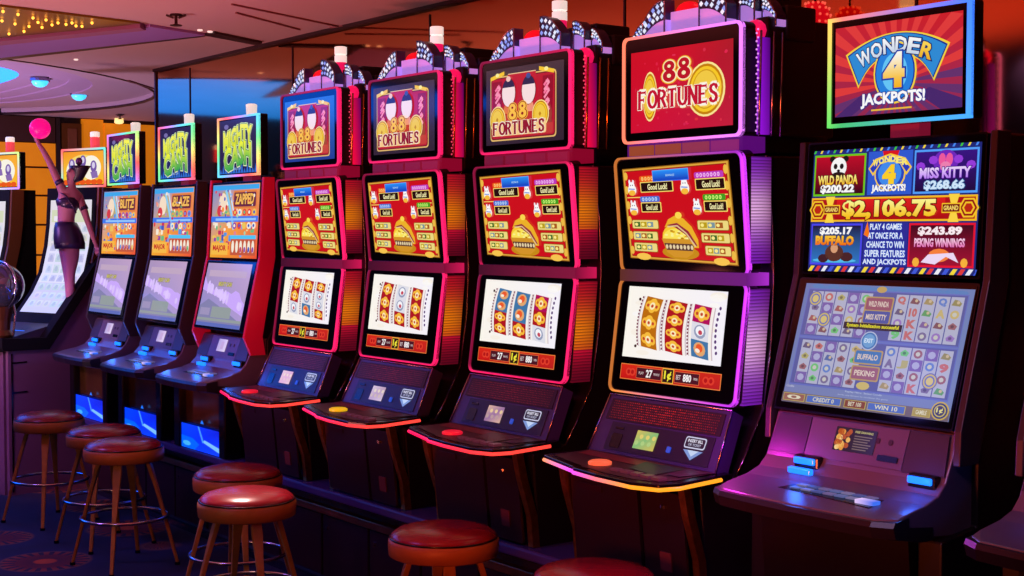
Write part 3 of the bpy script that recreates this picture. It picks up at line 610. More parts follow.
def rainbow(a, b, mode=0):
    if mode == 'w':                                            # yellow left, green bottom, blue right, violet top
        if a < .06: return mixc((90, 200, 90), (255, 190, 90), b)
        if b < .08: return mixc((60, 170, 80), (60, 150, 255), a)
        if a > .94: return mixc((70, 150, 255), (60, 120, 255), b)
        return mixc((255, 120, 90), (90, 110, 255), a * 1.15 if a < .87 else 1)
    h = (math.atan2(b - .5, a - .5) / (2 * PI) * 2.0 + mode * .37) % 1
    cs = [(255, 60, 60), (255, 220, 90), (90, 230, 120), (70, 190, 255), (190, 110, 255), (255, 60, 60)]
    i = int(h * 5); return mixc(mixc(cs[i], cs[min(5, i + 1)], h * 5 - i), (255, 255, 255), .15)
def video_body(t, cx, hw, Ft, Fm, Fb, neon_mode, reflectcol=None, glow=False):
    b = MB(); b.sweepx([(3.26, 1.86), (3.305, 1.79), (3.32, 1.47), (3.245, 1.155), (3.19, 1.06), (3.19, .82), (3.04, .80), (3.04, .49), (3.72, .49), (3.72, 1.86)], cx - hw, cx + hw)
    b.build('cabinet_body', BODY, t, bevel=.006)
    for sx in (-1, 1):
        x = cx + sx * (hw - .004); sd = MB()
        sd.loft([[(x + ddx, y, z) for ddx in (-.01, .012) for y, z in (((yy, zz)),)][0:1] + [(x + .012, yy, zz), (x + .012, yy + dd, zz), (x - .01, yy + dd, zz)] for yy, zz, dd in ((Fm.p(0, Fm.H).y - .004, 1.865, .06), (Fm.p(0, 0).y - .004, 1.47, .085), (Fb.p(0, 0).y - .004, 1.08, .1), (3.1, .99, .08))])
        sd.build('side_frame', mat('side_frame' if not reflectcol else 'side_frame_red', reflectcol or (58, 46, 54), .35, .3, emit=(190, 8, 40) if reflectcol else None, es=.22), t, bevel=.003)  # red colour and glow stand in for the neighbour's neon reflection
    outs = []
    for nm, fr, dp in (('top_monitor', Ft, .05), ('upper_display', Fm, .045), ('main_display', Fb, .045)):
        hb = MB(); fr.prism(hb, rr(fr.W, fr.H, .008), -dp, 0); o = hb.build(nm, BLACK, t)
        g = MB(); fr.prism(g, rr(fr.W - .012, fr.H - .012, .006, 5, .006, .006), 0, .002); g.build('glass', GLASSB, o); outs.append(o)
    n = MB(); w = .0105
    def fine(ww, hh, x0, y0, k=10):
        P = [(0, 0), (ww, 0), (ww, hh), (0, hh)]; q = []
        for i in range(4):
            a, b_ = P[i], P[(i + 1) % 4]
            for j in range(k): q.append((x0 + a[0] + (b_[0] - a[0]) * j / k, y0 + a[1] + (b_[1] - a[1]) * j / k))
        return q
    Ft.ring(n, fine(Ft.W, Ft.H, 0, 0), fine(Ft.W - 2 * w, Ft.H - 2 * w, w, w), -.01, .008, lambda a, b_: rainbow(a, b_, neon_mode)); n.build('neon_frame', NEON, outs[0])
    m = MB(); m.box((cx - .05, Ft.o.y + .05, 1.85), (cx + .05, Ft.o.y + .1, 1.98), (200, 40, 90)); m.build('monitor_neck', mat('monitor_neck', (120, 30, 60), .3, .2, emit=(180, 30, 70), es=.35), t)
    return outs

def show_wonder_top(fr, x0, y0, w, h):
    d = Draw(fr, x0, y0, w, h, 100, 62)
    d.rect(0, 0, 100, 62, [(150, 40, 80), (140, 44, 90), (206, 30, 40), (200, 34, 50)], 0)
    for k in range(28):
        a = 2 * PI * k / 28; a2 = a + .12; r = 80
        pts = [(50, 20), (50 + r * math.cos(a), 20 + r * math.sin(a)), (50 + r * math.cos(a2), 20 + r * math.sin(a2))]
        q = []                                                 # clip the ray to the screen
        def clip(p):
            dx, dy = p[0] - 50, p[1] - 20; t_ = 1
            if dx > 0: t_ = min(t_, 50 / dx)
            if dx < 0: t_ = min(t_, -50 / dx)
            if dy > 0: t_ = min(t_, 42 / dy)
            if dy < 0: t_ = min(t_, -20 / dy)
            return (50 + dx * t_, 20 + dy * t_)
        d.poly([pts[0], clip(pts[1]), clip(pts[2])], (226, 60, 60) if math.sin(a) > 0 else (100, 50, 110), .6)
    for r_, c, L in ((33, (70, 40, 110), 1),): 
        d.poly([(0, 0), (14, 0), (30, 10), (22, 14)], c, L); d.poly([(100, 0), (84, 0), (66, 12), (76, 15), (100, 6)], c, L)
    def ribbon(g, col, L, n=20):
        T = []; B = []
        for k in range(n + 1):
            t_ = k / n; e = 1 - (2 * t_ - 1) ** 2; e3 = 1 - abs(2 * t_ - 1) ** 3
            T.append((12 - g * 2 + (76 + 4 * g) * t_, 41 + g + 11.5 * e)); B.append((20.5 - g * .6 + (58 + 1.2 * g) * t_, 22 - g * 2.2 + (17.5 + g * 1.2) * e3))
        d.mb.add([d.P(x, y, L) for x, y in T + B], [(i, i + 1, n + 2 + i, n + 1 + i) for i in range(n)], col)
    ribbon(1.5, (250, 215, 60), 3); ribbon(.7, (20, 50, 140), 4); ribbon(.1, (40, 140, 215), 5)
    for rx, ry, c, L in ((17, 21, (250, 215, 60), 7), (15.8, 19.8, (20, 50, 150), 8), (14.8, 18.8, (30, 130, 225), 9), (10, 13, (100, 200, 250), 10)): d.ell(49.5, 27, rx, ry, c, L, 28)
    for i, ch in enumerate('WONDER'):
        u_ = (i + .5) / 6 * 2 - 1; d.text(ch, 50 + u_ * 29.5, 45.5 - 9.5 * u_ * u_, 8.4 if ch != 'W' else 10.5, 9.6, [(200, 215, 235), (255, 255, 255)] if i < 5 else [(240, 180, 40), (255, 220, 90)], 13, .03, [(.08, (20, 40, 110))], rot=-u_ * .42)
    d.text('4', 49.5, 28.5, 14, 21, [(250, 180, 20), (255, 255, 250)], 16, .05, [(.09, (20, 60, 170))])
    d.text('JACKPOTS!', 49, 9, 50, 9.4, (255, 255, 255), 20, .04, [(.09, (30, 30, 110)), (.07, (60, 70, 170))])
    d.rect(32, 2, 64, 3.1, (240, 190, 60), 20)
    return d
def show_wonder_mid(fr, x0, y0, w, h):
    d = Draw(fr, x0, y0, w, h, 100, 66)
    d.rect(0, 0, 100, 66, (20, 40, 120), 0)
    for k in range(24):
        d.poly([(k * 4.3, 0), (min(100, k * 4.3 + 2.4), 0), (min(100, k * 4.3 + 4.4), 2.9), (k * 4.3 + 2, 2.9)], [(250, 220, 60), (230, 60, 60), (240, 240, 250), (60, 90, 220)][k % 4], 1)
        d.poly([(min(97.6, k * 4.2), 64.4), (min(99, k * 4.2 + 1.2), 64.4), (min(100, k * 4.2 + 2), 66), (min(99, k * 4.2 + .8), 66)], [(60, 200, 60), (250, 220, 60), (70, 140, 250)][k % 3], 1)
    def tile(a, b, c, e, edge, top, bot):
        d.rect(a, b, c, e, edge, 2); d.rect(a + 1, b + 1.1, c - 1, e - 1.1, [bot, bot, top, top], 3)
    tile(1, 41, 34, 63.5, (110, 200, 20), (190, 10, 40), (40, 4, 20)); tile(63, 41, 99, 63.5, (80, 160, 255), (50, 20, 130), (20, 10, 60))
    tile(1, 3.5, 34, 26, (70, 70, 240), (20, 20, 60), (40, 120, 200)); tile(62, 3.5, 99, 26, (230, 20, 50), (60, 8, 30), (160, 16, 50))
    d.ell(17, 56.5, 5, 5.4, (250, 250, 250), 5); d.ell(12.8, 61, 1.9, 1.7, (20, 20, 20), 4); d.ell(21.2, 61, 1.9, 1.7, (20, 20, 20), 4)
    d.ell(15, 57, 1.3, 1.6, (20, 20, 24), 6, 8); d.ell(19, 57, 1.3, 1.6, (20, 20, 24), 6, 8); d.ell(17, 54.6, 1.1, .8, (20, 20, 24), 6, 8); d.ell(17, 52, 4.6, 2, (30, 24, 24), 5.5)
    d.text('WILD PANDA', 17, 49.6, 25, 4.6, [(250, 190, 40), (255, 250, 150)], 8, .04, [(.1, (90, 40, 10))]); d.text('$200.22', 17, 44.6, 21, 4.4, (255, 255, 255), 8, .05, [(.1, (90, 90, 100))])
    d.ell(81, 57, 7, 6, (110, 40, 190), 4); d.ell(79, 58, 2, 3.4, (240, 90, 160), 5, 10); d.ell(83, 58, 2, 3.4, (240, 90, 160), 5, 10); d.ell(81, 54.5, 3, 2.6, (240, 130, 180), 6, 10)
    for k in range(5): d.ell(67 + k * 7, 55 + 3 * (k % 2), 2.6, 2.2, (150, 60, 220), 4.5, 8)
    d.text('MISS KITTY', 81, 51.4, 28, 5, [(190, 130, 250), (240, 220, 255)], 8, .04, [(.1, (70, 20, 140))]); d.text('$268.66', 81, 45, 22, 4.6, (210, 235, 255), 8, .05, [(.1, (50, 110, 170))])
    d.rect(35.5, 41, 62, 64, (40, 90, 210), 2); d.poly([(44, 64), (54, 64), (52, 57), (46, 57)], (220, 20, 30), 3)
    for rr_, c, L in ((9.4, (250, 205, 60), 4), (8.6, (30, 70, 190), 5), (7, (60, 140, 240), 6)): d.ell(49, 52, rr_, rr_ * .98, c, L)
    d.poly([(36, 55), (40, 60), (49, 62.6), (58, 60), (62, 55), (59, 51), (55, 57), (49, 58.6), (43, 57), (39, 51)], (250, 205, 60), 7); d.poly([(37, 55), (41, 59), (49, 61.8), (57, 59), (61, 55), (59, 52.5), (55, 57.6), (49, 59.2), (43, 57.6), (39, 52.5)], (30, 60, 190), 8)
    for i, ch in enumerate('WONDER'): d.text(ch, 40.4 + i * 3.5, 57.9 + [0, 1, 1.8, 1.8, 1, 0][i], 2.9, 3, (255, 235, 120), 10, .05)
    d.text('4', 49, 51.6, 6, 8.4, (255, 210, 40), 10, .08, [(.09, (20, 30, 110))]); d.text('JACKPOTS!', 49, 44, 20, 4.2, (255, 255, 255), 10, .05, [(.08, (20, 30, 110))])
    # grand jackpot band
    d.rect(.5, 27, 99.5, 40, (250, 190, 30), 4); d.rect(1.5, 28, 98.5, 39, (176, 14, 26), 5); d.rect(17, 28.2, 82, 38.8, [(170, 10, 14), (170, 10, 14), (226, 30, 30), (226, 30, 30)], 6)
    for s, c0 in ((1, 0), (-1, 100)):
        for rx, cc in ((9, (250, 200, 40)), (7.4, (150, 20, 20)), (5.6, (250, 200, 40)), (4, (190, 40, 20))): d.ell(c0 + s * 5, 33.5, rx * .62, rx * .62, cc, 6 + (9 - rx) * .3, 6)
        d.poly([(c0 + s * 10, 26.4), (c0 + s * 16, 26.4), (c0 + s * 14, 33.5), (c0 + s * 16, 40.6), (c0 + s * 10, 40.6), (c0 + s * 12, 33.5)], (255, 215, 70), 9)
        d.rect(min(c0 + s * 9, c0 + s * 19.5), 31, max(c0 + s * 9, c0 + s * 19.5), 36, (250, 200, 40), 10); d.rect(min(c0 + s * 9.6, c0 + s * 19), 31.6, max(c0 + s * 9.6, c0 + s * 19), 35.4, (120, 20, 20), 11); d.text('GRAND', c0 + s * 14.3, 33.5, 8, 2.2, (255, 225, 110), 12, .03)
    d.text('$2,106.75', 49.5, 33.2, 55, 9, [(250, 190, 20), (255, 250, 150)], 13, .05, [(.09, (100, 20, 10))])
    d.text('$205.17', 17.5, 21.8, 20, 4, (255, 255, 255), 8, .05, [(.1, (40, 60, 120))]); d.text('BUFFALO', 17, 16.8, 24, 4.4, [(240, 110, 20), (255, 210, 60)], 8, .06, [(.09, (110, 30, 10))])
    d.ell(17, 10, 6, 4.6, (90, 50, 40), 6); d.ell(10, 7, 3.4, 2.4, (60, 30, 40), 6, 10); d.ell(25, 8, 4, 2.6, (70, 36, 40), 6, 10); d.ell(17, 12.5, 2.4, 2.6, (220, 160, 120), 7, 10); d.ell(17, 6, 14, 1.2, (80, 190, 240), 5)
    d.text('$243.89', 80, 21.8, 24, 4.2, (255, 240, 245), 8, .05, [(.1, (120, 30, 60))]); d.text('PEKING WINNINGS', 80, 16, 28, 4, [(240, 120, 190), (255, 220, 240)], 8, .04, [(.1, (120, 10, 80))])
    d.ell(80, 9.6, 6, 3.4, (250, 130, 60), 6, 12); d.poly([(70, 6), (78, 5), (84, 9), (91, 6), (88, 11), (74, 10)], (240, 220, 250), 7); d.ell(67, 6, 2, 2.4, (250, 180, 60), 6, 8); d.ell(94, 6, 2, 2.4, (250, 180, 60), 6, 8)
    d.rect(35, 3.6, 61.4, 26.4, (36, 44, 150), 3); d.poly([(35, 20), (37, 27), (39, 18)], (250, 120, 20), 4)
    for k, s_ in enumerate(('PLAY 4 GAMES', 'AT ONCE FOR A', 'CHANCE TO WIN', 'SUPER FEATURES', 'AND JACKPOTS')): d.text(s_, 48.4, 24.2 - k * 4.7, 19 + k * 1.7, 3 + k * .12, (235, 245, 255), 6, .02, [(.07, (60, 110, 220))])
    return d
def show_wonder_main(fr, quad):
    d = Draw(fr, 0, 0, 0, 0, 100, 62, quad=quad)
    d.rect(0, 0, 100, 62, [(120, 130, 180), (118, 132, 184), (108, 130, 184), (104, 122, 180)], 0)
    for k in range(1, 19): d.ell(3 + k * 5, 60 + (k % 2) * .7, 4, 1.2, (90, 130, 190), .6, 8)
    R = random.Random(21)
    pal = [(176, 168, 110), (150, 120, 190), (150, 100, 110), (110, 190, 120), (100, 130, 200), (196, 176, 120), (190, 110, 110), (120, 110, 150)]
    for half, (yb, yt) in enumerate(((35.5, 58), (10.5, 32.5))):
        d.rect(2.5, yb - 1.4, 97.5, yt + 1.4, (100, 112, 190), 1); d.rect(3, yb - .6, 97, yt + .8, (90, 96, 160), 1.5)
        for s, x0 in ((0, 4.4), (1, 57.6)):
            for c in range(5):
                x = x0 + c * 7.7 + (1.2 if s == 0 else 0)
                d.rect(x, yb, x + 7.1, yt, (176, 178, 204), 2)
                for r_ in range(4):
                    hh = (yt - yb) / 4; cx_, cy_ = x + 3.5, yb + hh * (r_ + .5); p_ = R.choice(pal); k = R.random()
                    if k < .2: d.ell(cx_, cy_, 2.5, 2.1, p_, 3, 12); d.ell(cx_, cy_, 1.3, 1.1, (196, 196, 190), 4, 8)
                    elif k < .36: d.text(R.choice(['10', 'Q', 'J', 'K', 'A', '9']), cx_, cy_, 4, 3.6, p_, 3, .06)
                    elif k < .5: d.rect(x + .2, yb + hh * r_, x + 6.9, yb + hh * (r_ + 1), (120, 100, 170), 3); d.ell(cx_, cy_, 2.2, 1.8, (170, 170, 210), 4, 8)
                    elif k < .75: d.poly([(cx_ - 2.8, cy_ - 1.2), (cx_ - 1.4, cy_ + 1.6), (cx_ + 1, cy_ + 1.2), (cx_ + 2.8, cy_ - .2), (cx_ + 2, cy_ - 1.6)], mixc(p_, (60, 50, 60), .25), 3); d.ell(cx_ + .8, cy_ + .2, .9, .8, (200, 180, 150), 4, 8)
                    else: d.poly([(cx_ - 2.4, cy_ + .2), (cx_, cy_ + 1.8), (cx_ + 2.6, cy_ + .3), (cx_ + 1.6, cy_ - 1.5), (cx_ - 1.8, cy_ - 1.3)], p_, 3); d.ell(cx_, cy_, 1, .8, mixc(p_, (40, 40, 60), .4), 4, 8)
        for (gx, gy) in (((16.5, 43.5), (8.5, 54)) if half == 0 else ((86, 17.5),)):
            for r_, c_ in ((4.2, (110, 110, 170)), (3.6, (200, 180, 110)), (2.8, (110, 120, 180)), (2, (210, 190, 120))): d.ell(gx, gy, r_, r_ * .94, c_, 6 + (5 - r_) * .3, 18)
    for (y, c, tx) in ((53, (150, 90, 110), 'WILD PANDA'), (46.5, (80, 90, 160), 'MISS KITTY'), (26.5, (70, 120, 180), 'BUFFALO'), (18.5, (150, 96, 120), 'PEKING')):
        d.rrect(40, y - 4, 57, y + 3.4, 1, (180, 150, 100), 7); d.rrect(40.8, y - 3.3, 56.2, y + 2.7, .8, c, 8); d.text(tx, 48.5, y - .3, 12, 2.6, (220, 200, 190), 10, .03)
    d.ell(48.5, 60, 3, 1.6, (190, 160, 100), 7); d.ell(49, 12, 4, 2, (200, 180, 110), 9, 12)
    d.rect(30, 39.6, 65, 43, (50, 44, 54), 11); d.text('System Initialization successful', 47.6, 41.3, 31, 2.2, (230, 220, 40), 12, .03)
    for r_, c in ((5, (180, 190, 220)), (4.4, (70, 120, 180)), (3.6, (110, 160, 210))): d.ell(47.5, 34.2, r_, r_ * .94, c, 12 + (5 - r_), 20)
    d.text('EXIT', 47.5, 34.2, 5, 2, (210, 230, 250), 16, .03)
    d.rect(0, 0, 100, 5, (112, 98, 110), 5); d.text('Replay Here  Select Credit', 50, 8.4, 22, 1.1, (190, 200, 230), 5); d.text('press any button to continue the game', 50, 6.6, 30, .9, (180, 190, 220), 5); d.text('Credits', 4, 8.2, 5, 1.2, (200, 200, 220), 5)
    for x0, x1, c, tx in ((1, 15, (150, 100, 90), '0'), (16, 38, (80, 110, 190), 'CREDIT 0'), (40, 53, (130, 70, 60), 'BET 100'), (54, 76, (80, 110, 190), 'WIN 10'), (80, 90, (170, 150, 80), 'GAMBLE')):
        d.rect(x0, .7, x1, 4.6, (190, 170, 90), 6); d.rect(x0 + .4, 1, x1 - .4, 4.3, c, 7); d.text(tx, (x0 + x1) / 2, 2.7, (x1 - x0) * .6, 2, (220, 214, 190), 8, .02)
    for r_, c in ((4.8, (200, 170, 80)), (4.1, (60, 70, 120)), (3.2, (200, 180, 100)), (2.6, (70, 70, 110))): d.ell(95, 4.4, min(r_, 4.8), r_ * .9, c, 9 + (5 - r_), 18)
    d.text('1¢', 95, 4.4, 3.2, 2.6, (230, 220, 140), 14, .03)
    return d
def wonder(cx, label, group=None):
    t = thing('slot_machine', label, 'slot machine', (cx, 3.3, .49), group)
    Ft = Fr(cx + .01, .245, 3.25, 1.902, 3.25, 2.22); Fm = Fr(cx, .31, 3.222, 1.472, 3.248, 1.862); Fb = Fr(cx, .313, 3.108, 1.078, 3.22, 1.462)
    o = video_body(t, cx, .335, Ft, Fm, Fb, 'w')
    show_wonder_top(Ft, .026, .03, Ft.W - .052, Ft.H - .06).build('screen', o[0])
    show_wonder_mid(Fm, .026, .01, Fm.W - .04, Fm.H - .036).build('screen', o[1])
    show_wonder_main(Fb, emblem_quad(Fb, (.045, .06), (.975, .06), (.985, .955), (.05, .955))).build('screen', o[2])
    console(t, cx, .315, 1, 'text')
    m = MB(); m.sweepx([(3.0, .80), (3.03, .49), (3.1, .49), (3.1, .80)], cx - .26, cx + .26); m.build('belly_door', mat('belly_dark', (16, 9, 14), .3), t)
    m = MB(); m.box((cx + .06, 2.875, .822), (cx + .13, 2.9, .838)); m.build('deck_badge', GREYD, t)
    return t
def show_mighty(fr, x0, y0, w, h, k):
    d = Draw(fr, x0, y0, w, h, 100, 66)
    c = [((20, 50, 140), (40, 20, 60)), ((20, 40, 110), (40, 30, 70)), ((30, 26, 80), (50, 40, 70))][k % 3]
    d.rect(0, 0, 100, 66, [c[0], c[0], c[1], c[1]], 0)
    for i in range(14): d.poly([(i * 7.2, 0), (i * 7.2 + 6.5, 0), (i * 7.2 + 3, 6 + 5 * (i % 3))], (40, 110, 210), .6)
    wv = lambda X, Y: (X, Y + 3.2 * math.sin((X + 10) * .07) + .03 * X)
    for s_, yy, hh, ww in (('MIGHTY', 44.5, 21, 74), ('CASH', 21, 26, 70)):
        d.text(s_, 50, yy, ww, hh, [(60, 170, 80), (250, 250, 60)] if s_ == 'CASH' else [(210, 220, 40), (255, 250, 90)], 4, .045, [(.1, (230, 250, 190)), (.07, (40, 120, 80))], warp=wv)
    d.ell(20, 58, 6, 3, (120, 110, 170), 3); d.text('DOUBLE UP', 44, 5.4, 30, 3, (170, 200, 240), 4)
    return d
def show_patches(fr, x0, y0, w, h, k):
    d = Draw(fr, x0, y0, w, h, 100, 78); R = random.Random(40 + k)
    d.rect(0, 0, 100, 78, [(250, 170, 40), (240, 80, 50), (240, 150, 90), (110, 150, 210)], 0)
    pal = [(240, 200, 90), (230, 60, 60), (90, 150, 230), (250, 240, 220), (150, 70, 170), (250, 150, 60), (110, 190, 130), (200, 50, 100), (70, 90, 190)]
    d.rect(1, 72, 99, 77, (60, 170, 240), 1)
    d.rrect(46, 52, 96, 71, 3, (230, 130, 60), 3); d.rrect(48, 54, 94, 69, 2, (110, 40, 70), 4); d.text(('BLITZ', 'BLAZE', 'ZAPPED')[k % 3], 71, 62, 38, 10, (250, 190, 90), 6, .04, [(.1, (90, 20, 30))])
    d.poly([(4, 40), (24, 71), (40, 68), (44, 46), (30, 36)], (190, 170, 120), 2); d.ell(24, 58, 9, 11, (250, 226, 200), 3); d.ell(18, 50, 6, 6, (220, 60, 70), 4)
    d.line([(30, 72), (44, 46), (50, 30)], 4, (140, 210, 250), 5); d.line([(38, 72), (48, 50)], 2.5, (210, 230, 255), 6)
    d.rect(0, 38, 100, 44, (60, 120, 240), 5); d.rect(10, 39.5, 96, 42, (150, 200, 255), 6)
    for i in range(5):
        for j in range(2): d.ell(52 + i * 10, 46 - j * 14 + 2, 4.2, 3.6, R.choice(pal), 7, 12); d.ell(52 + i * 10, 46 - j * 14 + 2, 2, 1.8, R.choice(pal), 8, 10)
    for i in range(26): x, y = R.uniform(2, 92), R.uniform(4, 34); d.rrect(x, y, x + R.uniform(4, 9), y + R.uniform(3, 7), 1, R.choice(pal), 3 + R.random(), ) 
    for i in range(70):
        x, y = R.uniform(2, 90), R.uniform(3, 70); c = mixc(R.choice(pal), (255, 255, 255), R.choice((0, 0, .4)))
        (d.ell(x + 3, y, R.uniform(1.2, 3.2), R.uniform(1, 3), c, 2.6 + R.random() * 5, 9) if i % 2 else d.rect(x, y, x + R.uniform(1.5, 5), y + R.uniform(1, 4), c, 2.6 + R.random() * 5))
    d.rect(44, 20, 98, 24, (80, 200, 250), 9); d.rect(46, 3, 98, 20, (200, 90, 60), 8)
    for i in range(6): d.ell(51 + i * 8.4, 12, 2.8, 6.5, (250, 240, 220), 10, 12); d.ell(51 + i * 8.4, 9, 2, 3, R.choice(pal), 11, 10)
    d.rect(4, 3, 40, 16, (250, 190, 70), 8); d.text('MAJOR', 22, 9.5, 28, 7, (200, 40, 40), 10, .04)
    return d
def show_washed(fr, quad, k):
    d = Draw(fr, 0, 0, 0, 0, 100, 70, quad=quad); R = random.Random(60 + k)
    d.rect(0, 0, 100, 70, [(140, 140, 215), (175, 155, 215), (196, 164, 200), (176, 150, 190)], 0)
    d.poly([(0, 22), (18, 30), (40, 24), (62, 18), (100, 6), (100, 0), (0, 0)], (134, 132, 176), 1); d.rect(0, 6, 100, 9, (150, 160, 160), 1.5); d.rect(0, 0, 100, 4, (96, 110, 190), 2)
    top = [(i * 8.4, 52 - i * 2.0 + R.uniform(-3, 3) - 4 * math.sin(i * .5)) for i in range(13)]; top[-1] = (100, top[-1][1])
    d.poly(top + [(100, 14), (70, 22), (40, 32), (0, 40)], (206, 172, 255), 2)
    for i in range(16): x = R.uniform(4, 92); d.ell(x, 46 - x * .24, R.uniform(2, 5), R.uniform(3, 8), (222, 198, 255), 2.5, 10)
    d.text('MIGHTY CASH', 50, 47, 30, 4.4, (200, 190, 90), 5, .05, [(.1, (90, 70, 90))])
    d.rect(8, 55, 92, 62, (196, 170, 196), 1.5); d.rect(30, 10, 74, 22, (150, 160, 160), 1.6); d.rect(4, 12, 26, 20, (160, 150, 190), 1.6)
    return d
def mighty(cx, label, k):
    t = thing('slot_machine', label, 'slot machine', (cx, 3.3, .49), None)
    Ft = Fr(cx, .231, 3.19, 1.877, 3.19, 2.183); Fm = Fr(cx, .285, 3.155, 1.455, 3.18, 1.85); Fb = Fr(cx, .287, 3.068, 1.1, 3.15, 1.448)
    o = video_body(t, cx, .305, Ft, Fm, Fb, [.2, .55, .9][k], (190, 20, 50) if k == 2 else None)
    show_mighty(Ft, .017, .017, Ft.W - .034, Ft.H - .034, k).build('screen', o[0])
    show_patches(Fm, .016, .008, Fm.W - .03, Fm.H - .02, k).build('screen', o[1])
    show_washed(Fb, emblem_quad(Fb, (.04, .04), (.93, .04), (.93, .96), (.04, .96)), k).build('screen', o[2])
    console(t, cx, .295, .6)
    m = MB(); m.lathe((cx - .07, 3.3, 2.10), [(.026, 0), (.026, .095), (.02, .1)], 16); lt = m.build('tower_light', mat('red_tower', (200, 60, 70), .3, emit=(230, 70, 80), es=.9), t)
    m = MB(); m.lathe((cx - .07, 3.3, 2.20), [(.027, 0), (.029, .05), (.02, .055)], 16); m.build('lamp_cap', WHITEC, lt)
    # open belly: posts each side, dark glass, blue-lit foot box
    for sx in (-1, 1): m = MB(); m.box((cx + sx * .27 - .035, 2.96, .49), (cx + sx * .27 + .035, 3.1, .83)); m.build('leg_post', BLACK, t, bevel=.006)
    m = MB(); m.box((cx - .24, 3.0, .62), (cx + .24, 3.03, .82)); m.build('belly_glass', mat('belly_glass', (150, 104, 50), .16, .8, vary=.7, vscale=9), t)  # gold mottling in the colour stands in for reflections in dark glass
    F = Fr(cx, .235, 2.985, .492, 2.985, .615); d = Draw(F, 0, 0, F.W, F.H, 100, 40, .012)
    d.rect(0, 0, 100, 40, [(0, 50, 255), (10, 60, 255), (10, 30, 200), (0, 60, 255)], 0); d.poly([(42, 40), (46, 40), (58, 16), (54, 14)], (60, 130, 255), 1); d.poly([(54, 16), (100, 4), (100, 12), (60, 20)], (110, 170, 255), 1); d.poly([(0, 0), (34, 0), (46, 10), (30, 18), (0, 20)], (0, 90, 255), 1); d.ell(14, 8, 10, 4, (60, 160, 255), 2)
    d.build('blue_foot_light', t, glowmat('blue_panel_glow', 1.3, .2, True))
    m = MB(); m.box((cx - .24, 2.99, .49), (cx + .24, 3.05, .62)); m.build('foot_box', BLACK, t)
    F = Fr(cx, .02, 2.992, .63, 2.992, .65); d = Draw(F, 0, 0, F.W, F.H, 10, 10, .012); d.poly([(0, 0), (10, 0), (8, 5), (5, 10), (2, 5)], (30, 120, 255), 0); d.build('blue_crest', t, LED)
    return t

# ------------------------------------------------------------------ the row of machines
GR = 'red-framed fortune machines in the row'
fortunes(-3.396, 'slot machine with orange and purple neon frames, two gold coins on its top screen', [['amber'] * 3, ['gold'] * 4, ['magenta', 'white', 'blue']], 'purple', GR)
fortunes(-4.235, 'pink-neon slot machine directly left of the purple-lit one, blue symbols on its left reel', [['blue', 'blue', 'gold', 'gold'], ['blue', 'blue', 'gold'], ['magenta', 'gold', 'white']], 'red', GR)
fortunes(-5.075, 'pink-neon slot machine with a yellow deck button, second left of the purple-lit one', [['gold'] * 3, ['white', 'white', 'gold'], ['gold'] * 3], 'blue2', GR)
fortunes(-5.895, 'pink-neon slot machine with blue topped poster screen, farthest left of the fan-topped machines', [['gold', 'gold', 'white'], ['gold', 'white', 'blue'], ['gold', 'white', 'white', 'gold']], 'blue', GR)
wonder(-2.59, 'grey-decked slot machine showing WONDER 4 JACKPOTS on a rainbow-edged top screen')
wonder(-1.745, 'dark slot machine console cut off at the lower right edge of the photo')
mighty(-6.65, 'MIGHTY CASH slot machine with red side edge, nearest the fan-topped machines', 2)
mighty(-7.43, 'MIGHTY CASH slot machine standing between two others with the same sign', 1)
mighty(-8.215, 'MIGHTY CASH slot machine farthest left in the row, beside the purple side panel', 0)

# plinth under the row
pl_ = thing('machine_plinth', 'long dark wood plinth with brass rail carrying the row of slot machines', 'plinth', (-4.9, 3.4, 0))
DW = mat('dark_wood', (46, 22, 34), .35, 0, .4, vary=.4, vscale=5, bump=.05, bscale=30)
m = MB(); m.box((-8.58, 3.11, .02), (-.9, 3.72, .43)); m.build('plinth_body', DW, pl_)
m = MB(); m.box((-8.6, 2.965, .45), (-.9, 3.74, .488)); m.build('ledge', mat('ledge_laminate', (66, 56, 120), .25, 0, .5), pl_, bevel=.008)
m = MB(); m.box((-8.59, 3.03, .425), (-.9, 3.12, .45)); m.build('ledge_support', BLACK, pl_)
m = MB(); m.box((-8.59, 3.075, .335), (-.9, 3.115, .37)); m.build('brass_rail', mat('brass_rail', (226, 150, 96), .3, 1, vary=.5, vscale=7), pl_, bevel=.004)
m = MB(); m.box((-8.59, 3.085, 0), (-.9, 3.115, .03)); m.build('kick_strip', SIL, pl_)
x = -8.5
while x < -1.2:
    m = MB(); m.box((x + .008, 3.098, .045), (x + .402, 3.112, .325)); dd = m.build('plinth_door', DW, pl_, bevel=.003)
    m = MB(); m.lathe((x + .05, 3.098, .27), [(.008, -.008), (.008, .008)], 8); m.build('keyhole', SIL, dd); x += .41

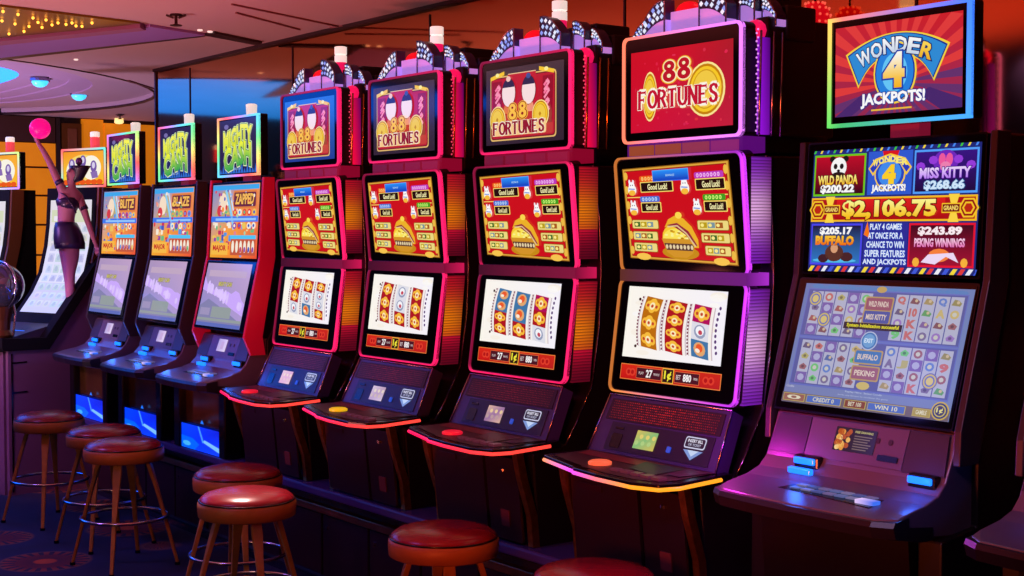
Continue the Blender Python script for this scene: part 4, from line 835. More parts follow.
# ------------------------------------------------------------------ stools
def stool(x, y, rz, label, first=None):
    x += .012; y += .026
    O = (x, y, 0); t = thing('bar_stool', label, 'stool', O, 'round stools along the machines', rz, True)
    m = MB(); m.lathe((0, 0, 0), [(.02, .55), (.174, .55), (.181, .569), (.176, .58), (.16, .592), (.12, .603), (.06, .609), (.003, .61)], 40); m.build('seat_cushion', VINYL, t, smooth=True)
    m = MB(); m.lathe((0, 0, 0), [(.02, .508), (.178, .507), (.186, .512), (.188, .54), (.187, .562), (.181, .568), (.02, .568)], 40); m.build('seat_rim', RIM, t, smooth=True)
    m = MB(); m.tube([(.181 * math.cos(a * PI / 24), .181 * math.sin(a * PI / 24), .57) for a in range(48)], .0035, 6, True); m.build('seam_piping', BLACK, t, smooth=True)
    for k in range(4):
        a = PI / 2 * k + PI / 4; c, s_ = math.cos(a), math.sin(a); m = MB(); rings = []
        for r, z, w, h in ((.11, .515, .038, .02), (.128, .46, .042, .02), (.155, .37, .03, .018), (.19, .24, .022, .017), (.25, .012, .017, .014)):
            rings.append([(c * (r + dr) - s_ * dw, s_ * (r + dr) + c * dw, z) for dr, dw in ((-h / 2, -w / 2), (h / 2, -w / 2), (h / 2, w / 2), (-h / 2, w / 2))])
        m.loft(rings); lg = m.build('leg', WOODL, t, bevel=.003)
        m = MB(); m.lathe((c * .25, s_ * .25, 0), [(.013, 0), (.013, .014)], 10); m.build('foot_cap', BLACK, lg)
    m = MB(); m.tube([(.203 * math.cos(a * PI / 24), .203 * math.sin(a * PI / 24), .235) for a in range(48)], .008, 8, True); m.build('foot_ring', CHROME, t, smooth=True)
    m = MB(); m.box((-.09, -.09, .495), (.09, .09, .508)); m.build('mounting_plate', BLACK, t)
    return t
for (x, y, rz, lb) in ((-7.79, 2.56, .3, 'farthest left red stool, standing before the purple side panel'),
                       (-7.07, 2.60, .15, 'red round stool partly hidden behind the third stool from the left'),
                       (-6.555, 2.505, .17, 'third red stool from the left, all its wooden legs and foot ring in view'),
                       (-5.514, 2.60, .5, 'dark red stool hidden behind the brightly lit red stool'),
                       (-4.985, 2.385, .62, 'brightly lit red stool with a white highlight, in front of another stool'),
                       (-3.985, 2.625, .35, 'red stool before the yellow-buttoned and pink-neon machines, legs cut by the photo edge'),
                       (-3.24, 2.665, .1, 'red seat top only just showing at the bottom edge of the photo')):
    stool(x, y, rz, lb)

# ------------------------------------------------------------------ machines at the far left, turned towards the aisle
A0 = Vector((-8.674, 2.628, 0)); ROT = math.radians(18)
LD = Vector((-math.cos(ROT), -math.sin(ROT), 0)); GD = Vector((-math.sin(ROT), math.cos(ROT), 0))
def L2(off, s, z): return A0 + LD * off + GD * s + Vector((0, 0, z))
WP = glowmat('pale_screen', .95, .15, False)
def tall(off, label, first):
    O = A0 + LD * off; t = thing('slot_machine', label, 'slot machine', O, None, ROT, True)
    if first:
        m = MB(); P = [(0, 0), (0, .885), (.278, .87), (.72, 1.40), (1.0, 1.40), (1.0, 0)]
        m.loft([[(-.004, y, z) for y, z in P], [(.02, y, z) for y, z in P]]); sp = m.build('side_panel', mat('mauve_laminate', (112, 76, 106), .5, 0, .4, vary=.15, vscale=3), t)
        m = MB(); Q = [(-.05, .90), (-.05, .955), (.262, .945), (.70, 1.47), (1.0, 1.47), (1.0, 1.40), (.72, 1.40), (.285, .872), (-.04, .88)]
        m.loft([[(-.03, y, z) for y, z in Q], [(.035, y, z) for y, z in Q]]); m.build('panel_edge', mat('matte_black', (14, 12, 16), .8, 0, .15), sp)
        m = MB()
        for z in (.62, .80): m.box((.02, .03, z), (.024, .13, z + .008))
        m.build('vent_slot', BLACK, sp)
        m = MB(); m.box((.02, .02, .02), (.023, .03, .86)); m.build('panel_seam', BLACK, sp)
    m = MB(); m.box((-.62, .0, 0), (-.03, .9, .87)); m.build('base_cabinet', mat('mauve_laminate', (112, 76, 106)), t)
    m = MB(); m.loft([[(-.62, -.05, .87), (-.62, .44, .93), (-.62, .44, 1.06), (-.62, .37, 1.02), (-.62, -.05, .93)], [(-.03, -.05, .87), (-.03, .44, .93), (-.03, .44, 1.06), (-.03, .37, 1.02), (-.03, -.05, .93)]]); ck = m.build('button_deck', GREYD, t)
    m = MB(); m.box((-.3, .06, .948), (-.1, .14, .962)); m.build('blue_button', MATS['blue_lit_button'], ck)
    m = MB(); m.box((-.2, .2, .965), (-.1, .28, .985)); m.build('blue_button', MATS['blue_lit_button'], ck)
    pr = [(.37, 1.02), (.44, 1.08), (.54, 1.2), (.615, 1.33), (.66, 1.5), (.68, 1.64), (.69, 1.8), (.695, 1.88)]
    m = MB(); m.loft([[(x, y, z) for y, z in pr] + [(x, .9, 1.88), (x, .9, 1.02)] for x in (-.52, -.02)]); m.build('screen_housing', mat('matte_black', (14, 12, 16), .8, 0, .15), t)
    m = MB(); m.loft([[(x, y + .005, z) for y, z in pr] + [(x, y + .1, z) for y, z in pr[::-1]] for x in (-.022, .0)]); m.build('side_frame', mat('copper_side', (150, 96, 60), .35, .5), t)
    d = Draw(None, -.47, 0, .42, 1, 100, 100, .004)
    sc = pr[1:-1]
    def bend(u, v, n):
        f = v * (len(sc) - 1); i = min(len(sc) - 2, int(f)); a = f - i
        return Vector((u, sc[i][0] * (1 - a) + sc[i + 1][0] * a - n * .9 - .003, sc[i][1] * (1 - a) + sc[i + 1][1] * a + n * .3))
    d.bend = bend; N = 10
    for k in range(N): d.rect(0, k * 10, 100, k * 10 + 10, (232, 226, 236) if k > 2 else (214, 206, 226), 0)
    R = random.Random(8)
    for c in range(5):
        for r_ in range(9):
            x, y = 8 + c * 18, 6 + r_ * 8.4; q = R.choice([(196, 190, 206), (206, 214, 226), (222, 204, 210), (200, 214, 200), (216, 214, 196)]); d.rect(x, y, x + 14, y + 3.2, q, 1); d.rect(x, y + 3.2, x + 14, y + 6.4, mixc(q, (240, 240, 245), .3), 1)
            d.ell(x + 7, y + 3.2, 4, 2.2, mixc(q, (150, 150, 190), .3), 2, 10)
    d.rect(4, 82, 96, 92, (216, 222, 190), 1); d.rect(10, 83, 60, 87, (240, 236, 250), 2); d.build('tall_screen', t, WP)
    Fm = Fr(-.255, .225, .78, 1.885, .78, 2.14)
    hb = MB(); Fm.prism(hb, rr(Fm.W, Fm.H, .008), -.05, 0); o = hb.build('top_monitor', BLACK, t)
    n = MB(); Fm.ring(n, rr(Fm.W, Fm.H, .01, 9), rr(Fm.W - .026, Fm.H - .026, .01, 9, .013, .013), -.01, .006, lambda a, b: rainbow(a, b, .7 if first else .1)); n.build('neon_frame', NEON, o)
    d = Draw(Fm, .02, .02, Fm.W - .04, Fm.H - .04, 100, 60); d.rect(0, 0, 100, 60, [(255, 220, 50), (255, 190, 40), (255, 170, 50), (250, 150, 30)], 0)
    d.ell(50, 30, 40, 24, (250, 220, 110), 1); d.ell(28, 26, 20, 18, (255, 248, 225), 2); d.ell(70, 30, 24, 22, (255, 250, 232), 3)
    for x, y in ((22, 36), (76, 32), (50, 42)): d.ell(x, y, 8, 11, (120, 90, 170), 4, 12); d.ell(x, y + 2, 4, 6, (220, 210, 240), 5, 10); d.poly([(x - 8, y - 10), (x + 8, y - 8), (x + 11, y - 20), (x - 4, y - 22)], (140, 110, 180), 4)
    for k in range(7): d.ell(6 + k * 14, 4, 8, 5, (240, 90, 20), 1.5, 10)
    d.build('screen', o)
    m = MB(); m.box((-.3, .8, 1.86), (-.2, .88, 2.0)); m.build('monitor_neck', BLACK, t)
    m = MB(); m.lathe((-.2, .83, 2.12), [(.03, 0), (.03, .09), (.02, .095)], 14); lt = m.build('tower_light', MATS['red_tower'], t)
    m = MB(); m.lathe((-.2, .83, 2.215), [(.03, 0), (.03, .03), (.02, .034)], 14); m.build('lamp_cap', WHITEC, lt)
    return t
tall(0, 'slot machine with a tall white curved screen and mauve side panel, dancer in front', True)
tall(.91, 'slot machine with tall white screen cut by the left edge of the photo', False)

# glass globe on a stand, on the deck of the left machine
g = dep(1, 286, 8.62)
gt = thing('crystal_globe', 'clear glass globe with a silver ring on a dark stand at the left edge', 'globe', (g.x, g.y, .955))
m = MB(); m.sphere(g, .138, 28); m.build('glass_ball', mat('globe_glass', (120, 120, 150), .05, .85, .6, vary=.6, vscale=14), gt, smooth=True)
m = MB(); m.tube([g + (LD * math.cos(a * PI / 20) + Vector((0, 0, 1)) * math.sin(a * PI / 20)) * .146 for a in range(40)], .008, 8, True); m.build('silver_ring', CHROME, gt, smooth=True)
m = MB(); m.lathe((g.x, g.y, 0), [(.06, .955), (.07, .97), (.05, 1.0), (.055, 1.06), (.075, g.z - .125), (.06, g.z - .12)], 20); m.build('stand', mat('stand_bronze', (90, 50, 30), .3, .6), gt)
m = MB(); m.tube([(g.x + .06, g.y + .05, .96), (g.x + .075, g.y + .06, 1.1), (g.x + .055, g.y + .05, g.z - .08)], .007, 8); m.build('support_rod', CHROME, gt)

# ------------------------------------------------------------------ dancer (small figure standing on the deck, back to the screen)
DP = 8.97
def q(x, y, o=0): return dep(x, y, DP + o)
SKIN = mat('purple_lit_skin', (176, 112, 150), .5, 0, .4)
ROOT = q(68, 236)
def skin(name, chain, edges, radii, material, parent, O, sub=2):
    me = bpy.data.meshes.new(name); me.from_pydata([p - O for p in chain], edges, []); me.materials.append(material)
    o = bpy.data.objects.new(name, me); COL.objects.link(o)
    md = o.modifiers.new('skin', 'SKIN'); md.use_smooth_shade = True
    for i, v in enumerate(me.skin_vertices[0].data):
        r = radii[i]; v.radius = r if isinstance(r, tuple) else (r, r); v.use_root = (i == 0)
    ss = o.modifiers.new('sub', 'SUBSURF'); ss.levels = sub; ss.render_levels = sub
    if parent is not None: o.parent = parent
    else: o.location = O
    return o
px = 1 / 155.0
V = []; Ed = []; Rd = []
def node(p, r, par=None):
    V.append(p); Rd.append(r * px * (1.22 if r > 1 else 1))
    if par is not None: Ed.append((par, len(V) - 1))
    return len(V) - 1
pelvis = node(q(69, 237), 8.6)
waist = node(q(65.5, 222), 6.2, pelvis); chest = node(q(67, 207), 8.2, waist); up = node(q(70.5, 196), 8.2, chest)
neck = node(q(72, 187), 2.8, up); jaw = node(q(71, 180), 3.8, neck); head = node(q(73.5, 174), 6.2, jaw); crown = node(q(75, 168), 4.6, head)
ra = node(q(63.5, 192, -.03), 4.0, up); rb = node(q(57, 179, -.05), 3.3, ra); rc = node(q(50.5, 164, -.07), 2.7, rb); rd = node(q(44, 152, -.08), 2.3, rc); re = node(q(37.5, 142, -.09), 1.6, rd); rf = node(q(35, 138, -.09), 2.2, re)
la = node(q(79.5, 198, .02), 4.1, up); lb = node(q(83.5, 209, .03), 3.3, la); lc = node(q(88, 222, .02), 2.6, lb); ld_ = node(q(92, 234, 0), 2.3, lc); le = node(q(95.5, 244, -.02), 1.6, ld_); lf = node(q(97, 249, -.02), 2.2, le)
t1 = node(q(70, 247, -.02), 8.2, pelvis); t2 = node(q(71.5, 258, -.02), 6.6, t1); k1 = node(q(69.5, 274, -.04), 4.6, t2); s1 = node(q(70, 288, -.03), 4.3, k1); s2 = node(q(69.5, 304, 0), 2.8, s1); f1 = node(q(69, 317, 0), 2.4, s2); f2 = node(q(63, 321, -.05), 1.8, f1)
t3 = node(q(67, 247, .05), 7.6, pelvis); t4 = node(q(67.5, 259, .06), 6.0, t3); k2 = node(q(68.5, 275, .05), 4.3, t4); s3 = node(q(70.5, 290, .08), 4.0, k2); s4 = node(q(71, 306, .08), 2.7, s3); f3 = node(q(72, 317, .08), 2.3, s4); f4 = node(q(67, 320, .04), 1.8, f3)
for hx, hy, dx, dy, base in ((35, 138, -.25, -1, rf), (97, 249, .3, 1, lf)):      # five fingers on each hand
    for k, (sp_, ln) in enumerate(((-2.2, 5.0), (-.9, 6.2), (.4, 6.6), (1.7, 5.6))):
        a = node(q(hx + sp_ * .7 + dx, hy + dy * 1.6, -.09), .75, base); b_ = node(q(hx + sp_ + dx * 2, hy + dy * (1.6 + ln * .45), -.1), .65, a); node(q(hx + sp_ * 1.1 + dx * 2.5 + .8, hy + dy * (1.4 + ln * .8), -.06), .5, b_)
    a = node(q(hx + 2.2, hy - dy * .2, -.1), .8, base); node(q(hx + 4.2, hy + dy * 2.2, -.1), .6, a)
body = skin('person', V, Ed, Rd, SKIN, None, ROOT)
tag(body, 'dancer in dark bikini top, shorts and headpiece raising a pink ball overhead', 'person')
def worn(name, pts, edges, radii, material, sub=2): return skin(name, pts, edges, [r * px if not isinstance(r, tuple) else (r[0] * px, r[1] * px) for r in radii], material, body, ROOT, sub)
DK = mat('dark_sequins', (48, 30, 78), .35, .2, .5, bump=.3, bscale=300)
HAIR = mat('dark_headpiece', (34, 20, 52), .4, .1)
def wrap(name, cs, material, sq=.85):
    m = MB(); m.loft([[c + (RD * math.cos(2 * PI * k / 20) * r + VD * math.sin(2 * PI * k / 20) * r * sq) * px for k in range(20)] for c, r in cs]); return m.build(name, material, body, ROOT, True)
wrap('shorts', [(q(66, 222.5), 10), (q(67, 228), 12), (q(68.5, 236), 14), (q(69.5, 243), 14.6), (q(70, 249), 14)], DK, 1.1)
wrap('bikini_top', [(q(68.2, 209), 9.2), (q(68, 205), 10.8), (q(67.6, 201), 11.2), (q(68, 198), 9.8)], DK, .95)
m = MB(); m.tube([q(60, 192, -.05), q(66, 196, -.06), q(73, 206, -.06), q(76, 213, -.04)], .006, 6, col=(0, 0, 0)); m.build('shoulder_strap', DK, body, ROOT, True)
for a, b_ in ((q(60.5, 184, -.05), q(58.5, 180.5, -.05)), (q(82.5, 206, .03), q(84.5, 210, .03))): m = MB(); m.tube([a, b_], 4.3 * px, 12); m.build('armband', DK, body, ROOT, True)
m = MB(); cs = [(q(72.5, 183), 2.4), (q(77, 180), 5.6), (q(79, 174), 7.0), (q(80, 169), 8.6), (q(80.5, 166), 10.2)]
m.loft([[c + (RD * math.cos(2 * PI * k / 16) * r + VD * math.sin(2 * PI * k / 16) * r * .8 + UD * .2 * r * math.cos(2 * PI * k / 16) * 0) * px for k in range(16)] for c, r in cs]); m.build('headpiece', HAIR, body, ROOT, True)
m = MB(); m.sphere(q(79, 161.5), 3.4 * px, 12, sz=1.2); m.build('plume', mat('plume_purple', (110, 60, 150), .5), body, ROOT, True)
m = MB(); m.sphere(q(67.3, 172.5, -.02), .9 * px, 8); m.sphere(q(69.6, 171.6, -.045), .9 * px, 8); m.build('eyes', BLACK, body, ROOT, True)
m = MB(); m.loft([[q(67.5, 173, -.02), q(67.8, 176.6, -.035), q(68.4, 176.6, -.02)], [q(66.2, 176, -.02), q(66.2, 176.4, -.02), q(66.5, 176.6, -.015)]]); m.build('nose', SKIN, body, ROOT, True)
m = MB(); m.sphere(q(68.3, 179.3, -.03), 1.1 * px, 8, sz=.5); m.build('mouth', mat('lips', (140, 20, 50), .3), body, ROOT, True)
m = MB(); m.sphere(q(40, 128.6, -.09), 10 * px, 28)
b_ = m.build('ball', mat('hot_pink_ball', (240, 10, 130), .35, 0, .5, emit=(250, 10, 140), es=.75), None, q(40, 128.6, -.09), True); tag(b_, 'hot pink ball held up in the dancer\'s raised hand', 'ball')

# ------------------------------------------------------------------ room
def carpet():
    m = bpy.data.materials.new('casino_carpet'); m.use_nodes = True; nt = m.node_tree; b = nt.nodes['Principled BSDF']; N = nt.nodes.new; Lk = nt.links.new
    tc = N('ShaderNodeTexCoord'); v = N('ShaderNodeTexVoronoi'); v.inputs['Scale'].default_value = 1.45; v.inputs['Randomness'].default_value = .35
    Lk(tc.outputs['Object'], v.inputs['Vector'])
    r = N('ShaderNodeValToRGB'); e = r.color_ramp; e.interpolation = 'LINEAR'
    e.elements[0].position = 0; e.elements[0].color = lin((176, 80, 24)); e.elements[1].position = 1; e.elements[1].color = lin((10, 14, 46))
    for p_, c in ((.07, (170, 70, 20)), (.09, (70, 16, 34)), (.2, (92, 22, 30)), (.27, (130, 50, 30)), (.30, (110, 70, 52)), (.33, (16, 22, 66)), (.5, (12, 18, 56))): k = e.elements.new(p_); k.color = lin(c)
    Lk(v.outputs['Distance'], r.inputs[0])
    sub = N('ShaderNodeVectorMath'); sub.operation = 'SUBTRACT'; sc = N('ShaderNodeVectorMath'); sc.operation = 'SCALE'; sc.inputs['Scale'].default_value = 1.0
    Lk(tc.outputs['Object'], sub.inputs[0]); Lk(v.outputs['Position'], sub.inputs[1])
    sx = N('ShaderNodeSeparateXYZ'); Lk(sub.outputs[0], sx.inputs[0]); at = N('ShaderNodeMath'); at.operation = 'ARCTAN2'; Lk(sx.outputs['Y'], at.inputs[0]); Lk(sx.outputs['X'], at.inputs[1])
    ml = N('ShaderNodeMath'); ml.operation = 'MULTIPLY'; ml.inputs[1].default_value = 22; Lk(at.outputs[0], ml.inputs[0]); sn = N('ShaderNodeMath'); sn.operation = 'SINE'; Lk(ml.outputs[0], sn.inputs[0])
    gt_ = N('ShaderNodeMath'); gt_.operation = 'GREATER_THAN'; gt_.inputs[1].default_value = .1; Lk(sn.outputs[0], gt_.inputs[0])
    rg = N('ShaderNodeValToRGB'); rg.color_ramp.interpolation = 'CONSTANT'; rg.color_ramp.elements[0].color = (0, 0, 0, 1); rg.color_ramp.elements[1].position = .2; rg.color_ramp.elements[1].color = (1, 1, 1, 1); k = rg.color_ramp.elements.new(.3); k.color = (0, 0, 0, 1)
    Lk(v.outputs['Distance'], rg.inputs[0]); mm = N('ShaderNodeMath'); mm.operation = 'MULTIPLY'; Lk(gt_.outputs[0], mm.inputs[0]); Lk(rg.outputs[0], mm.inputs[1])
    mx = N('ShaderNodeMix'); mx.data_type = 'RGBA'; Lk(mm.outputs[0], mx.inputs[0]); Lk(r.outputs[0], mx.inputs[6]); mx.inputs[7].default_value = lin((24, 20, 50))
    Lk(mx.outputs[2], b.inputs['Base Color']); b.inputs['Roughness'].default_value = .95
    n = N('ShaderNodeTexNoise'); n.inputs['Scale'].default_value = 250; bp = N('ShaderNodeBump'); bp.inputs['Strength'].default_value = .4; Lk(tc.outputs['Object'], n.inputs['Vector']); Lk(n.outputs['Fac'], bp.inputs['Height']); Lk(bp.outputs[0], b.inputs['Normal'])
    return m
m = MB(); m.box((-13.8, -6, -.1), (2, 7.5, 0)); struct(m.build('floor', carpet()))
CE = mat('plaster_ceiling', (200, 168, 172), .8, 0, .2, vary=.06, vscale=1.2)
CEL = mat('plaster_cove', (196, 164, 200), .75, 0, .2)
ZC = 2.70
def ellp(cx, cy, rx, ry, n=64, p=2.0):
    f = lambda c: math.copysign(abs(c) ** (2 / p), c)
    return [(cx + rx * f(math.cos(2 * PI * k / n)), cy + ry * f(math.sin(2 * PI * k / n))) for k in range(n)]
# ceiling with an oval hole
n = 64; E1 = ellp(-12.0, .9, 3.15, 3.85, n)
if True:
    X0, X1, Y0, Y1 = -13.8, 2, -6, 7.5
    cx, cy = -12.0, .9
    E1 = [(max(x, X0 + .02), y) for x, y in E1]
    outer = []
    for k in range(n):
        a = 2 * PI * k / n; dx, dy = math.cos(a) * 3.15, math.sin(a) * 3.85; t_ = 1e9
        if dx > 1e-6: t_ = min(t_, (X1 - cx) / dx)
        if dx < -1e-6: t_ = min(t_, (X0 - cx) / dx)
        if dy > 1e-6: t_ = min(t_, (Y1 - cy) / dy)
        if dy < -1e-6: t_ = min(t_, (Y0 - cy) / dy)
        outer.append((cx + dx * t_, cy + dy * t_))
    m = MB(); v = [(x, y, ZC) for x, y in E1] + [(x, y, ZC) for x, y in outer]; f = [(k, (k + 1) % n, n + (k + 1) % n, n + k) for k in range(n)]
    m.add(v, f)
    for a, b_, c in (((X1, Y1), outer[:n // 4 + 1], 0), ((X0, Y1), outer[n // 4:n // 2 + 1], 0), ((X0, Y0), outer[n // 2:3 * n // 4 + 1], 0), ((X1, Y0), outer[3 * n // 4:] + [outer[0]], 0)):
        m.add([(a[0], a[1], ZC)] + [(x, y, ZC) for x, y in b_], [(0, i + 1, i + 2) for i in range(len(b_) - 1)])
    m.box((X0, Y0, 3.3), (X1, Y1, 3.35)); ce = struct(m.build('ceiling', CE, solid=False))
steps = [(3.15, 3.85, ZC, ZC + .055, 2), (2.6, 3.3, ZC + .055, ZC + .065, 2.3), (2.35, 3.05, ZC + .065, ZC + .075, 2.8), (2.15, 2.85, ZC + .075, ZC + .085, 3.4), (1.82, 2.62, ZC + .085, ZC + .09, 4)]
for i, (rx, ry, z0, z1, pw) in enumerate(steps):
    m = MB(); a = ellp(cx, cy, rx, ry, 64, pw); 
    nx = steps[i + 1] if i + 1 < len(steps) else None
    b_ = ellp(cx, cy, nx[0], nx[1], 64, nx[4]) if nx else None
    v = [(x, y, z0) for x, y in a] + [(x, y, z1) for x, y in a]; f = [(k, (k + 1) % n, n + (k + 1) % n, n + k) for k in range(n)]
    if b_: v += [(x, y, z1) for x, y in b_]; f += [(n + k, n + (k + 1) % n, 2 * n + (k + 1) % n, 2 * n + k) for k in range(n)]
    else: f.append(tuple(range(n, 2 * n)))
    m.add(v, f, (30, 150, 255))
    mt = CEL if nx else mat('blue_dome_glow', (30, 120, 220), .6, emit=(16, 104, 255), es=4.0, vary=.5, vscale=3)
    if i in (0,): mt = [mat('pale_cove', (200, 170, 184), .75, 0, .2)]
    o = struct(m.build('trim_%d' % (i + 1), mt, solid=False))
m = MB(); m.tube([(x, y, ZC + .004) for x, y in ellp(cx, cy, 3.15, 3.85)], .012, 6, True); struct(m.build('trim_6', mat('dark_rim', (50, 24, 30), .5)))
# stepped coves and joints of the ceiling
def slab(pts, z0, z1, name, mt):
    m = MB(); m.loft([[(p.x, p.y, z0) for p in pts], [(p.x, p.y, z1) for p in pts]]); return struct(m.build(name, mt))
c_ = lambda x, y, z=ZC: on(x, y, 2, z)
slab([c_(-120, 69), c_(-120, 73), c_(205, 34.6), c_(206, 32.8)], ZC - .012, ZC, 'trim_7', mat('dark_rim', (50, 24, 30)))
slab([c_(204, 33), c_(256, 43), c_(262, 41), c_(214, 31)], ZC - .014, ZC, 'trim_8', mat('dark_rim', (50, 24, 30)))
slab([c_(-120, 52), c_(-120, 69), c_(205, 32.8), c_(150, 24)], ZC - .015, ZC, 'trim_9', mat('violet_cove', (150, 110, 190), .7))
slab([c_(-120, 48), c_(-120, 53), c_(146, 25), c_(140, 22)], ZC - .03, ZC, 'trim_10', mat('rose_cove', (150, 90, 130), .7))
DR = mat('joint_line', (140, 88, 94), .7)
for i, (a, b_) in enumerate((((232, 3.5), (342, 26.5)), ((236, 12), (300, 29)), ((128, 80), (156, 89)), ((330, 27), (350, 24)))):
    p_, r_ = c_(*a), c_(*b_); d = (r_ - p_).normalized(); nn = Vector((-d.y, d.x, 0)) * .005
    slab([p_ + nn, r_ + nn, r_ - nn, p_ - nn], ZC - .008, ZC, 'trim_%d' % (11 + i), DR)
# gold mirrored ceiling inset with bulbs
gp = [c_(-130, -12), c_(140, 21.5), c_(-130, 52)]
gm = thing('gold_ceiling_panel', 'gold mirrored ceiling panel studded with small warm bulbs at top left', 'ceiling light', tuple(sum(gp, Vector()) / 3))
m = MB(); m.loft([[(p.x, p.y, ZC - .012) for p in gp], [(p.x, p.y, ZC - .002) for p in gp]]); m.build('gold_mirror', mat('gold_mirror', (120, 76, 26), .3, .9, vary=.5, vscale=3, emit=(96, 50, 10), es=.3), gm)
BU = mat('warm_bulb', (255, 200, 90), .3, emit=(255, 176, 60), es=2.6)
for (x, y) in ((3, 11), (18, 14), (33, 17.5), (46, 19.5), (58, 22.5), (2, 20.5), (15, 23.5), (29, 26), (42, 27), (66, 24), (76, 25.5), (82, 26), (9, 33.5), (24, 31), (52, 24.5), (72, 22.5), (92, 22.5), (38, 22)):
    p_ = c_(x, y, ZC - .02); m = MB(); m.sphere((p_.x, p_.y, ZC - .022), .008, 8); m.build('light_bulb', BU, gm, smooth=True)
# far end wall and the mirrored wall behind the machines
WX = -13.7
def wr(x0, x1, z0, z1): return (WX, on(x0, 140, 0, WX).y, z0), (WX + .04, on(x1, 140, 0, WX).y, z1)
m = MB(); m.box((WX - .1, -6, 0), (WX, 7.5, 3.3)); struct(m.build('wall_left', mat('dark_brown_wall', (46, 24, 14), .6)))
GW = mat('gold_wall_panel', (224, 140, 24), .4, .2, .5, emit=(214, 118, 10), es=.6, vary=.3, vscale=8)  # glow in the material stands in for light on the wall
DWL = mat('brown_wall_panel', (70, 34, 20), .5)
k = 0
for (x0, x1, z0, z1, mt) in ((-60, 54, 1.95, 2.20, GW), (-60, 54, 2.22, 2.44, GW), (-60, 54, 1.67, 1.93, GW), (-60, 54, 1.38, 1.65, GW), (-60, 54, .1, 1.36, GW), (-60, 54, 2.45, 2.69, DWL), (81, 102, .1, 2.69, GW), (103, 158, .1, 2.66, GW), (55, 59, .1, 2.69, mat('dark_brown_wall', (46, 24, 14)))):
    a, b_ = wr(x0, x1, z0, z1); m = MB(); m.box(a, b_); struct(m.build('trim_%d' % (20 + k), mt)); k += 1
a, b_ = wr(60.5, 79.5, 2.3, 2.64)
pf = thing('wall_picture', 'dim framed picture on the gold wall above the orange monitor', 'picture', tuple(Vector(a)))
m = MB(); m.box(a, (b_[0] + .02, b_[1], b_[2])); m.build('frame', mat('picture_frame', (120, 66, 20), .4, .4), pf)
m = MB(); m.box((b_[0] + .01, a[1] + .05, a[2] + .05), (b_[0] + .03, b_[1] - .05, b_[2] - .05)); m.build('canvas', mat('canvas_paint', (130, 70, 34), .6, vary=.6, vscale=4), pf)
MIRR = mat('bronze_mirror', (214, 140, 84), .06, 1.0)
m = MB(); m.box((-9.28, 3.85, 0), (2, 3.95, ZC)); struct(m.build('wall_back', MIRR))
m = MB(); m.box((-9.30, 3.84, 0), (-9.28, 4.2, ZC)); struct(m.build('trim_40', mat('dark_rim', (50, 24, 30))))
for i, x in enumerate((-8.73, -7.31, -5.88, -4.43, -2.98, -1.5)):
    m = MB(); m.box((x - .004, 3.845, 0), (x + .004, 3.85, ZC - .04)); struct(m.build('trim_%d' % (41 + i), mat('dark_rim', (50, 24, 30))))
m = MB(); m.box((-9.28, 3.82, ZC - .018), (2, 3.85, ZC)); struct(m.build('trim_50', mat('dark_rim', (50, 24, 30))))
m = MB(); m.box((X0, 7.4, 0), (X1, 7.5, 3.3)); struct(m.build('wall_far', DWL))
m = MB(); m.box((X0, -6.1, 0), (X1, -6, 3.3)); struct(m.build('wall_front', mat('maroon_wall', (80, 20, 24), .6)))
m = MB(); m.box((2, -6, 0), (2.1, 7.5, 3.3)); struct(m.build('wall_right', mat('maroon_wall', (80, 20, 24))))

# ceiling fittings
CY = mat('cyan_downlight', (120, 220, 255), .3, emit=(50, 190, 255), es=1.5)
for i, (x, y, lb) in enumerate(((40, 80.5, 'blue glowing downlight at the edge of the blue ceiling dome'), (79, 94.5, 'blue glowing downlight farthest right below the dome'), (68, 106, 'blue glowing downlight just above the dark oval slot'), (14.5, 112, 'blue glowing downlight nearest above the pink ball'))):
    zz = ZC + .06; p_ = c_(x, y, zz); t = thing('ceiling_downlight', lb, 'downlight', tuple(p_), 'blue downlights in the oval ceiling')
    m = MB(); m.lathe(p_, [(.062, 0), (.062, -.015), (.05, -.035), (.025, -.05), (.002, -.053)], 16); m.build('lamp', CY, t, smooth=True)
    m = MB(); m.lathe(p_, [(.075, .02), (.075, -.004), (.064, -.006)], 16); m.build('collar', SIL, t)
def sprinkler(x, y, lb, s=1):
    p_ = c_(x, y, ZC); t = thing('ceiling_sprinkler', lb, 'sprinkler', tuple(p_)); m = MB(); m.lathe(p_, [(.03 * s, 0), (.03 * s, -.008), (.008 * s, -.01), (.008 * s, -.05 * s), (.03 * s, -.055 * s), (.03 * s, -.06 * s)], 12); m.build('nozzle', mat('dark_sprinkler', (60, 28, 26), .4, .5), t)
    m = MB()
    for sx in (-1, 1): m.tube([p_ + RD * sx * .012 * s + Vector((0, 0, -.02 * s)), p_ + RD * sx * .05 * s + Vector((0, 0, -.006))], .006 * s, 6)
    m.build('bracket_arm', mat('dark_sprinkler', (60, 28, 26)), t)
sprinkler(176, 14, 'small dark sprinkler on the pink ceiling above the left machines')
sprinkler(120, 114, 'tiny dark sprinkler on the far ceiling above the gold wall', .8)
p_ = c_(119, 122.5, 2.66); m = MB(); m.lathe(p_, [(.04, .04), (.045, 0), (.03, -.012), (.002, -.016)], 16); m.build('x', mat('warm_disc', (255, 220, 150), .3, emit=(255, 220, 140), es=1.2), None, p_, True); o = bpy.data.objects['x']; o.name = 'ceiling_lamp'; o.data.name = 'ceiling_lamp'; tag(o, 'small warm round ceiling lamp just below the far sprinkler', 'ceiling lamp')
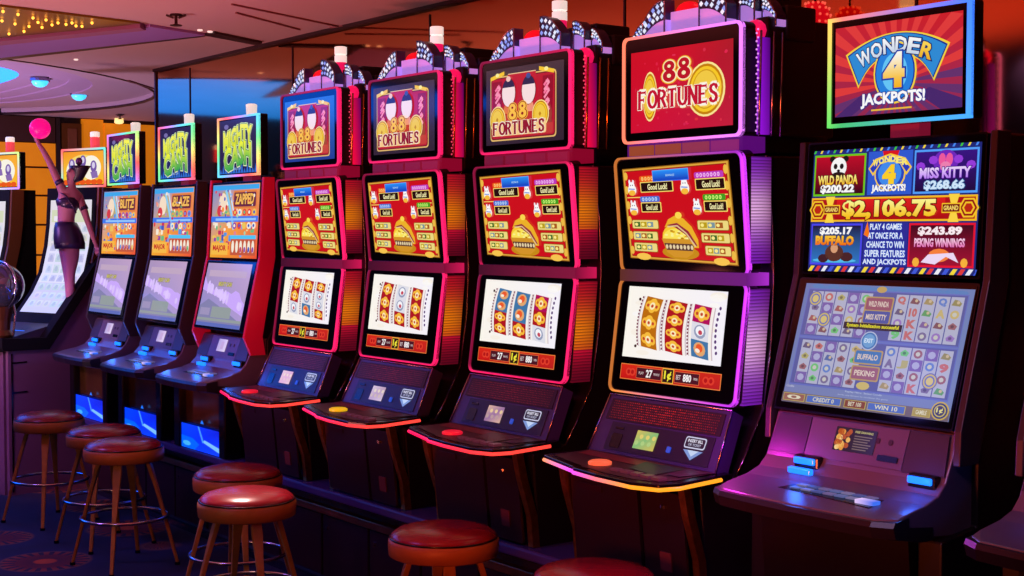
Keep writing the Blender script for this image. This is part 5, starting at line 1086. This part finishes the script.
for (x, y, lb) in ((200, 29.5, 'small white recessed light near the ceiling corner line'), (210, 31, 'tiny warm recessed light beside the dark ceiling line'), (76, 59, 'small white recessed light on the left soffit')):
    p_ = c_(x, y, ZC); m = MB(); m.lathe((p_.x, p_.y, ZC - .008), [(.014, .008), (.014, 0), (.002, -.002)], 12); o = m.build('recessed_light', mat('tiny_white_light', (255, 240, 230), .3, emit=(255, 240, 230), es=.7), None, (p_.x, p_.y, ZC - .008)); tag(o, lb, 'recessed light', 'tiny recessed ceiling lights')
# red beaded lantern above the top screen
p_ = on(815, 16, 1, 3.76); t = thing('red_lantern', 'glowing red beaded lantern hanging left of the WONDER top screen', 'lantern', (p_.x, p_.y, ZC))
m = MB(); m.sphere(p_, .05, 16); m.build('shade', mat('red_shade', (190, 10, 20), .4, emit=(220, 8, 24), es=.7), t, smooth=True)
m = MB()
for i in range(5):
    for j in range(12): a = 2 * PI * j / 12; b_ = (i - 2) * .45; m.sphere(p_ + Vector((math.cos(a) * math.cos(b_), math.sin(a) * math.cos(b_), math.sin(b_))) * .054, .005, 6, (255, 90, 70))
m.build('beads', LED, t); m = MB(); m.tube([p_ + Vector((0, 0, .05)), (p_.x, p_.y, ZC)], .004, 6); m.build('cord', BLACK, t)

# ------------------------------------------------------------------ light
def lamp(kind, loc, energy, col, size=.3, target=None, spot=None, blend=.6, name=None):
    ld = bpy.data.lights.new(name or kind.lower() + '_lamp', kind); ld.energy = energy; ld.color = lin(col)[:3]
    if kind == 'AREA': ld.size = size
    else: ld.shadow_soft_size = size
    if spot: ld.spot_size = spot; ld.spot_blend = blend
    o = bpy.data.objects.new(ld.name, ld); COL.objects.link(o); o.location = loc
    if target is not None: o.rotation_euler = (Vector(target) - Vector(loc)).to_track_quat('-Z', 'Y').to_euler()
    return o
w = bpy.data.worlds.new('world'); S.world = w; w.use_nodes = True; w.node_tree.nodes['Background'].inputs[0].default_value = lin((80, 50, 120)); w.node_tree.nodes['Background'].inputs[1].default_value = .12
lamp('SPOT', (-5.6, 1.0, .8), 170, (255, 122, 118), .2, (-5.9, 2.4, 2.7), 2.3)  # added unseen uplight that turns the ceiling rose
lamp('SPOT', (-2.6, 1.0, .8), 220, (255, 96, 44), .2, (-3.2, 2.6, 2.7), 2.3)  # added unseen uplight, orange for the ceiling seen in the mirror
lamp('SPOT', (-8.0, 1.0, .7), 170, (232, 180, 186), .2, (-8.4, 2.2, 2.7), 2.2)  # added unseen uplight for the left part of the ceiling
lamp('SPOT', (-11.5, 1.6, .7), 440, (206, 172, 214), .2, (-12.2, 3.4, 2.7), 2.4)  # added unseen uplight brightening the oval cove
lamp('SPOT', (-6.0, 2.7, 2.6), 420, (255, 206, 196), .06, (-4.97, 2.40, .6), .27, .5)
lamp('SPOT', (-3.4, 1.6, 2.6), 7, (255, 170, 160), .1, (-3.7, 2.6, .6), 1.0)
lamp('SPOT', (-7.2, .9, 2.6), 90, (140, 100, 235), .2, (-7.2, 2.8, .75), 1.5)
lamp('SPOT', (-1.6, 1.0, 2.5), 60, (205, 165, 230), .2, (-2.7, 3.0, .95), .7)
lamp('POINT', (-2.98, 2.93, 1.02), 2.2, (255, 40, 230), .03)  # added lamp strengthening the purple machine's neon glow on the grey deck
lamp('SPOT', (-9.4, 1.2, 2.3), 70, (220, 150, 240), .1, (-9.2, 3.2, 1.5), .9)
lamp('SPOT', (-7.6, 1.0, 1.7), 150, (230, 150, 220), .1, (-8.75, 3.0, .6), .7)  # added unseen lamp brightening the mauve side panel
lamp('SPOT', (-4.4, .3, 1.0), 14, (255, 190, 120), .2, (-5.6, 2.5, .4), 1.5)  # added warm front fill, no fitting in the room
lamp('SPOT', (-4.6, .6, 2.4), 40, (120, 110, 255), .2, (-4.7, 3.1, .9), 1.5)
for o in bpy.data.objects:
    if '_o' in o: del o['_o']
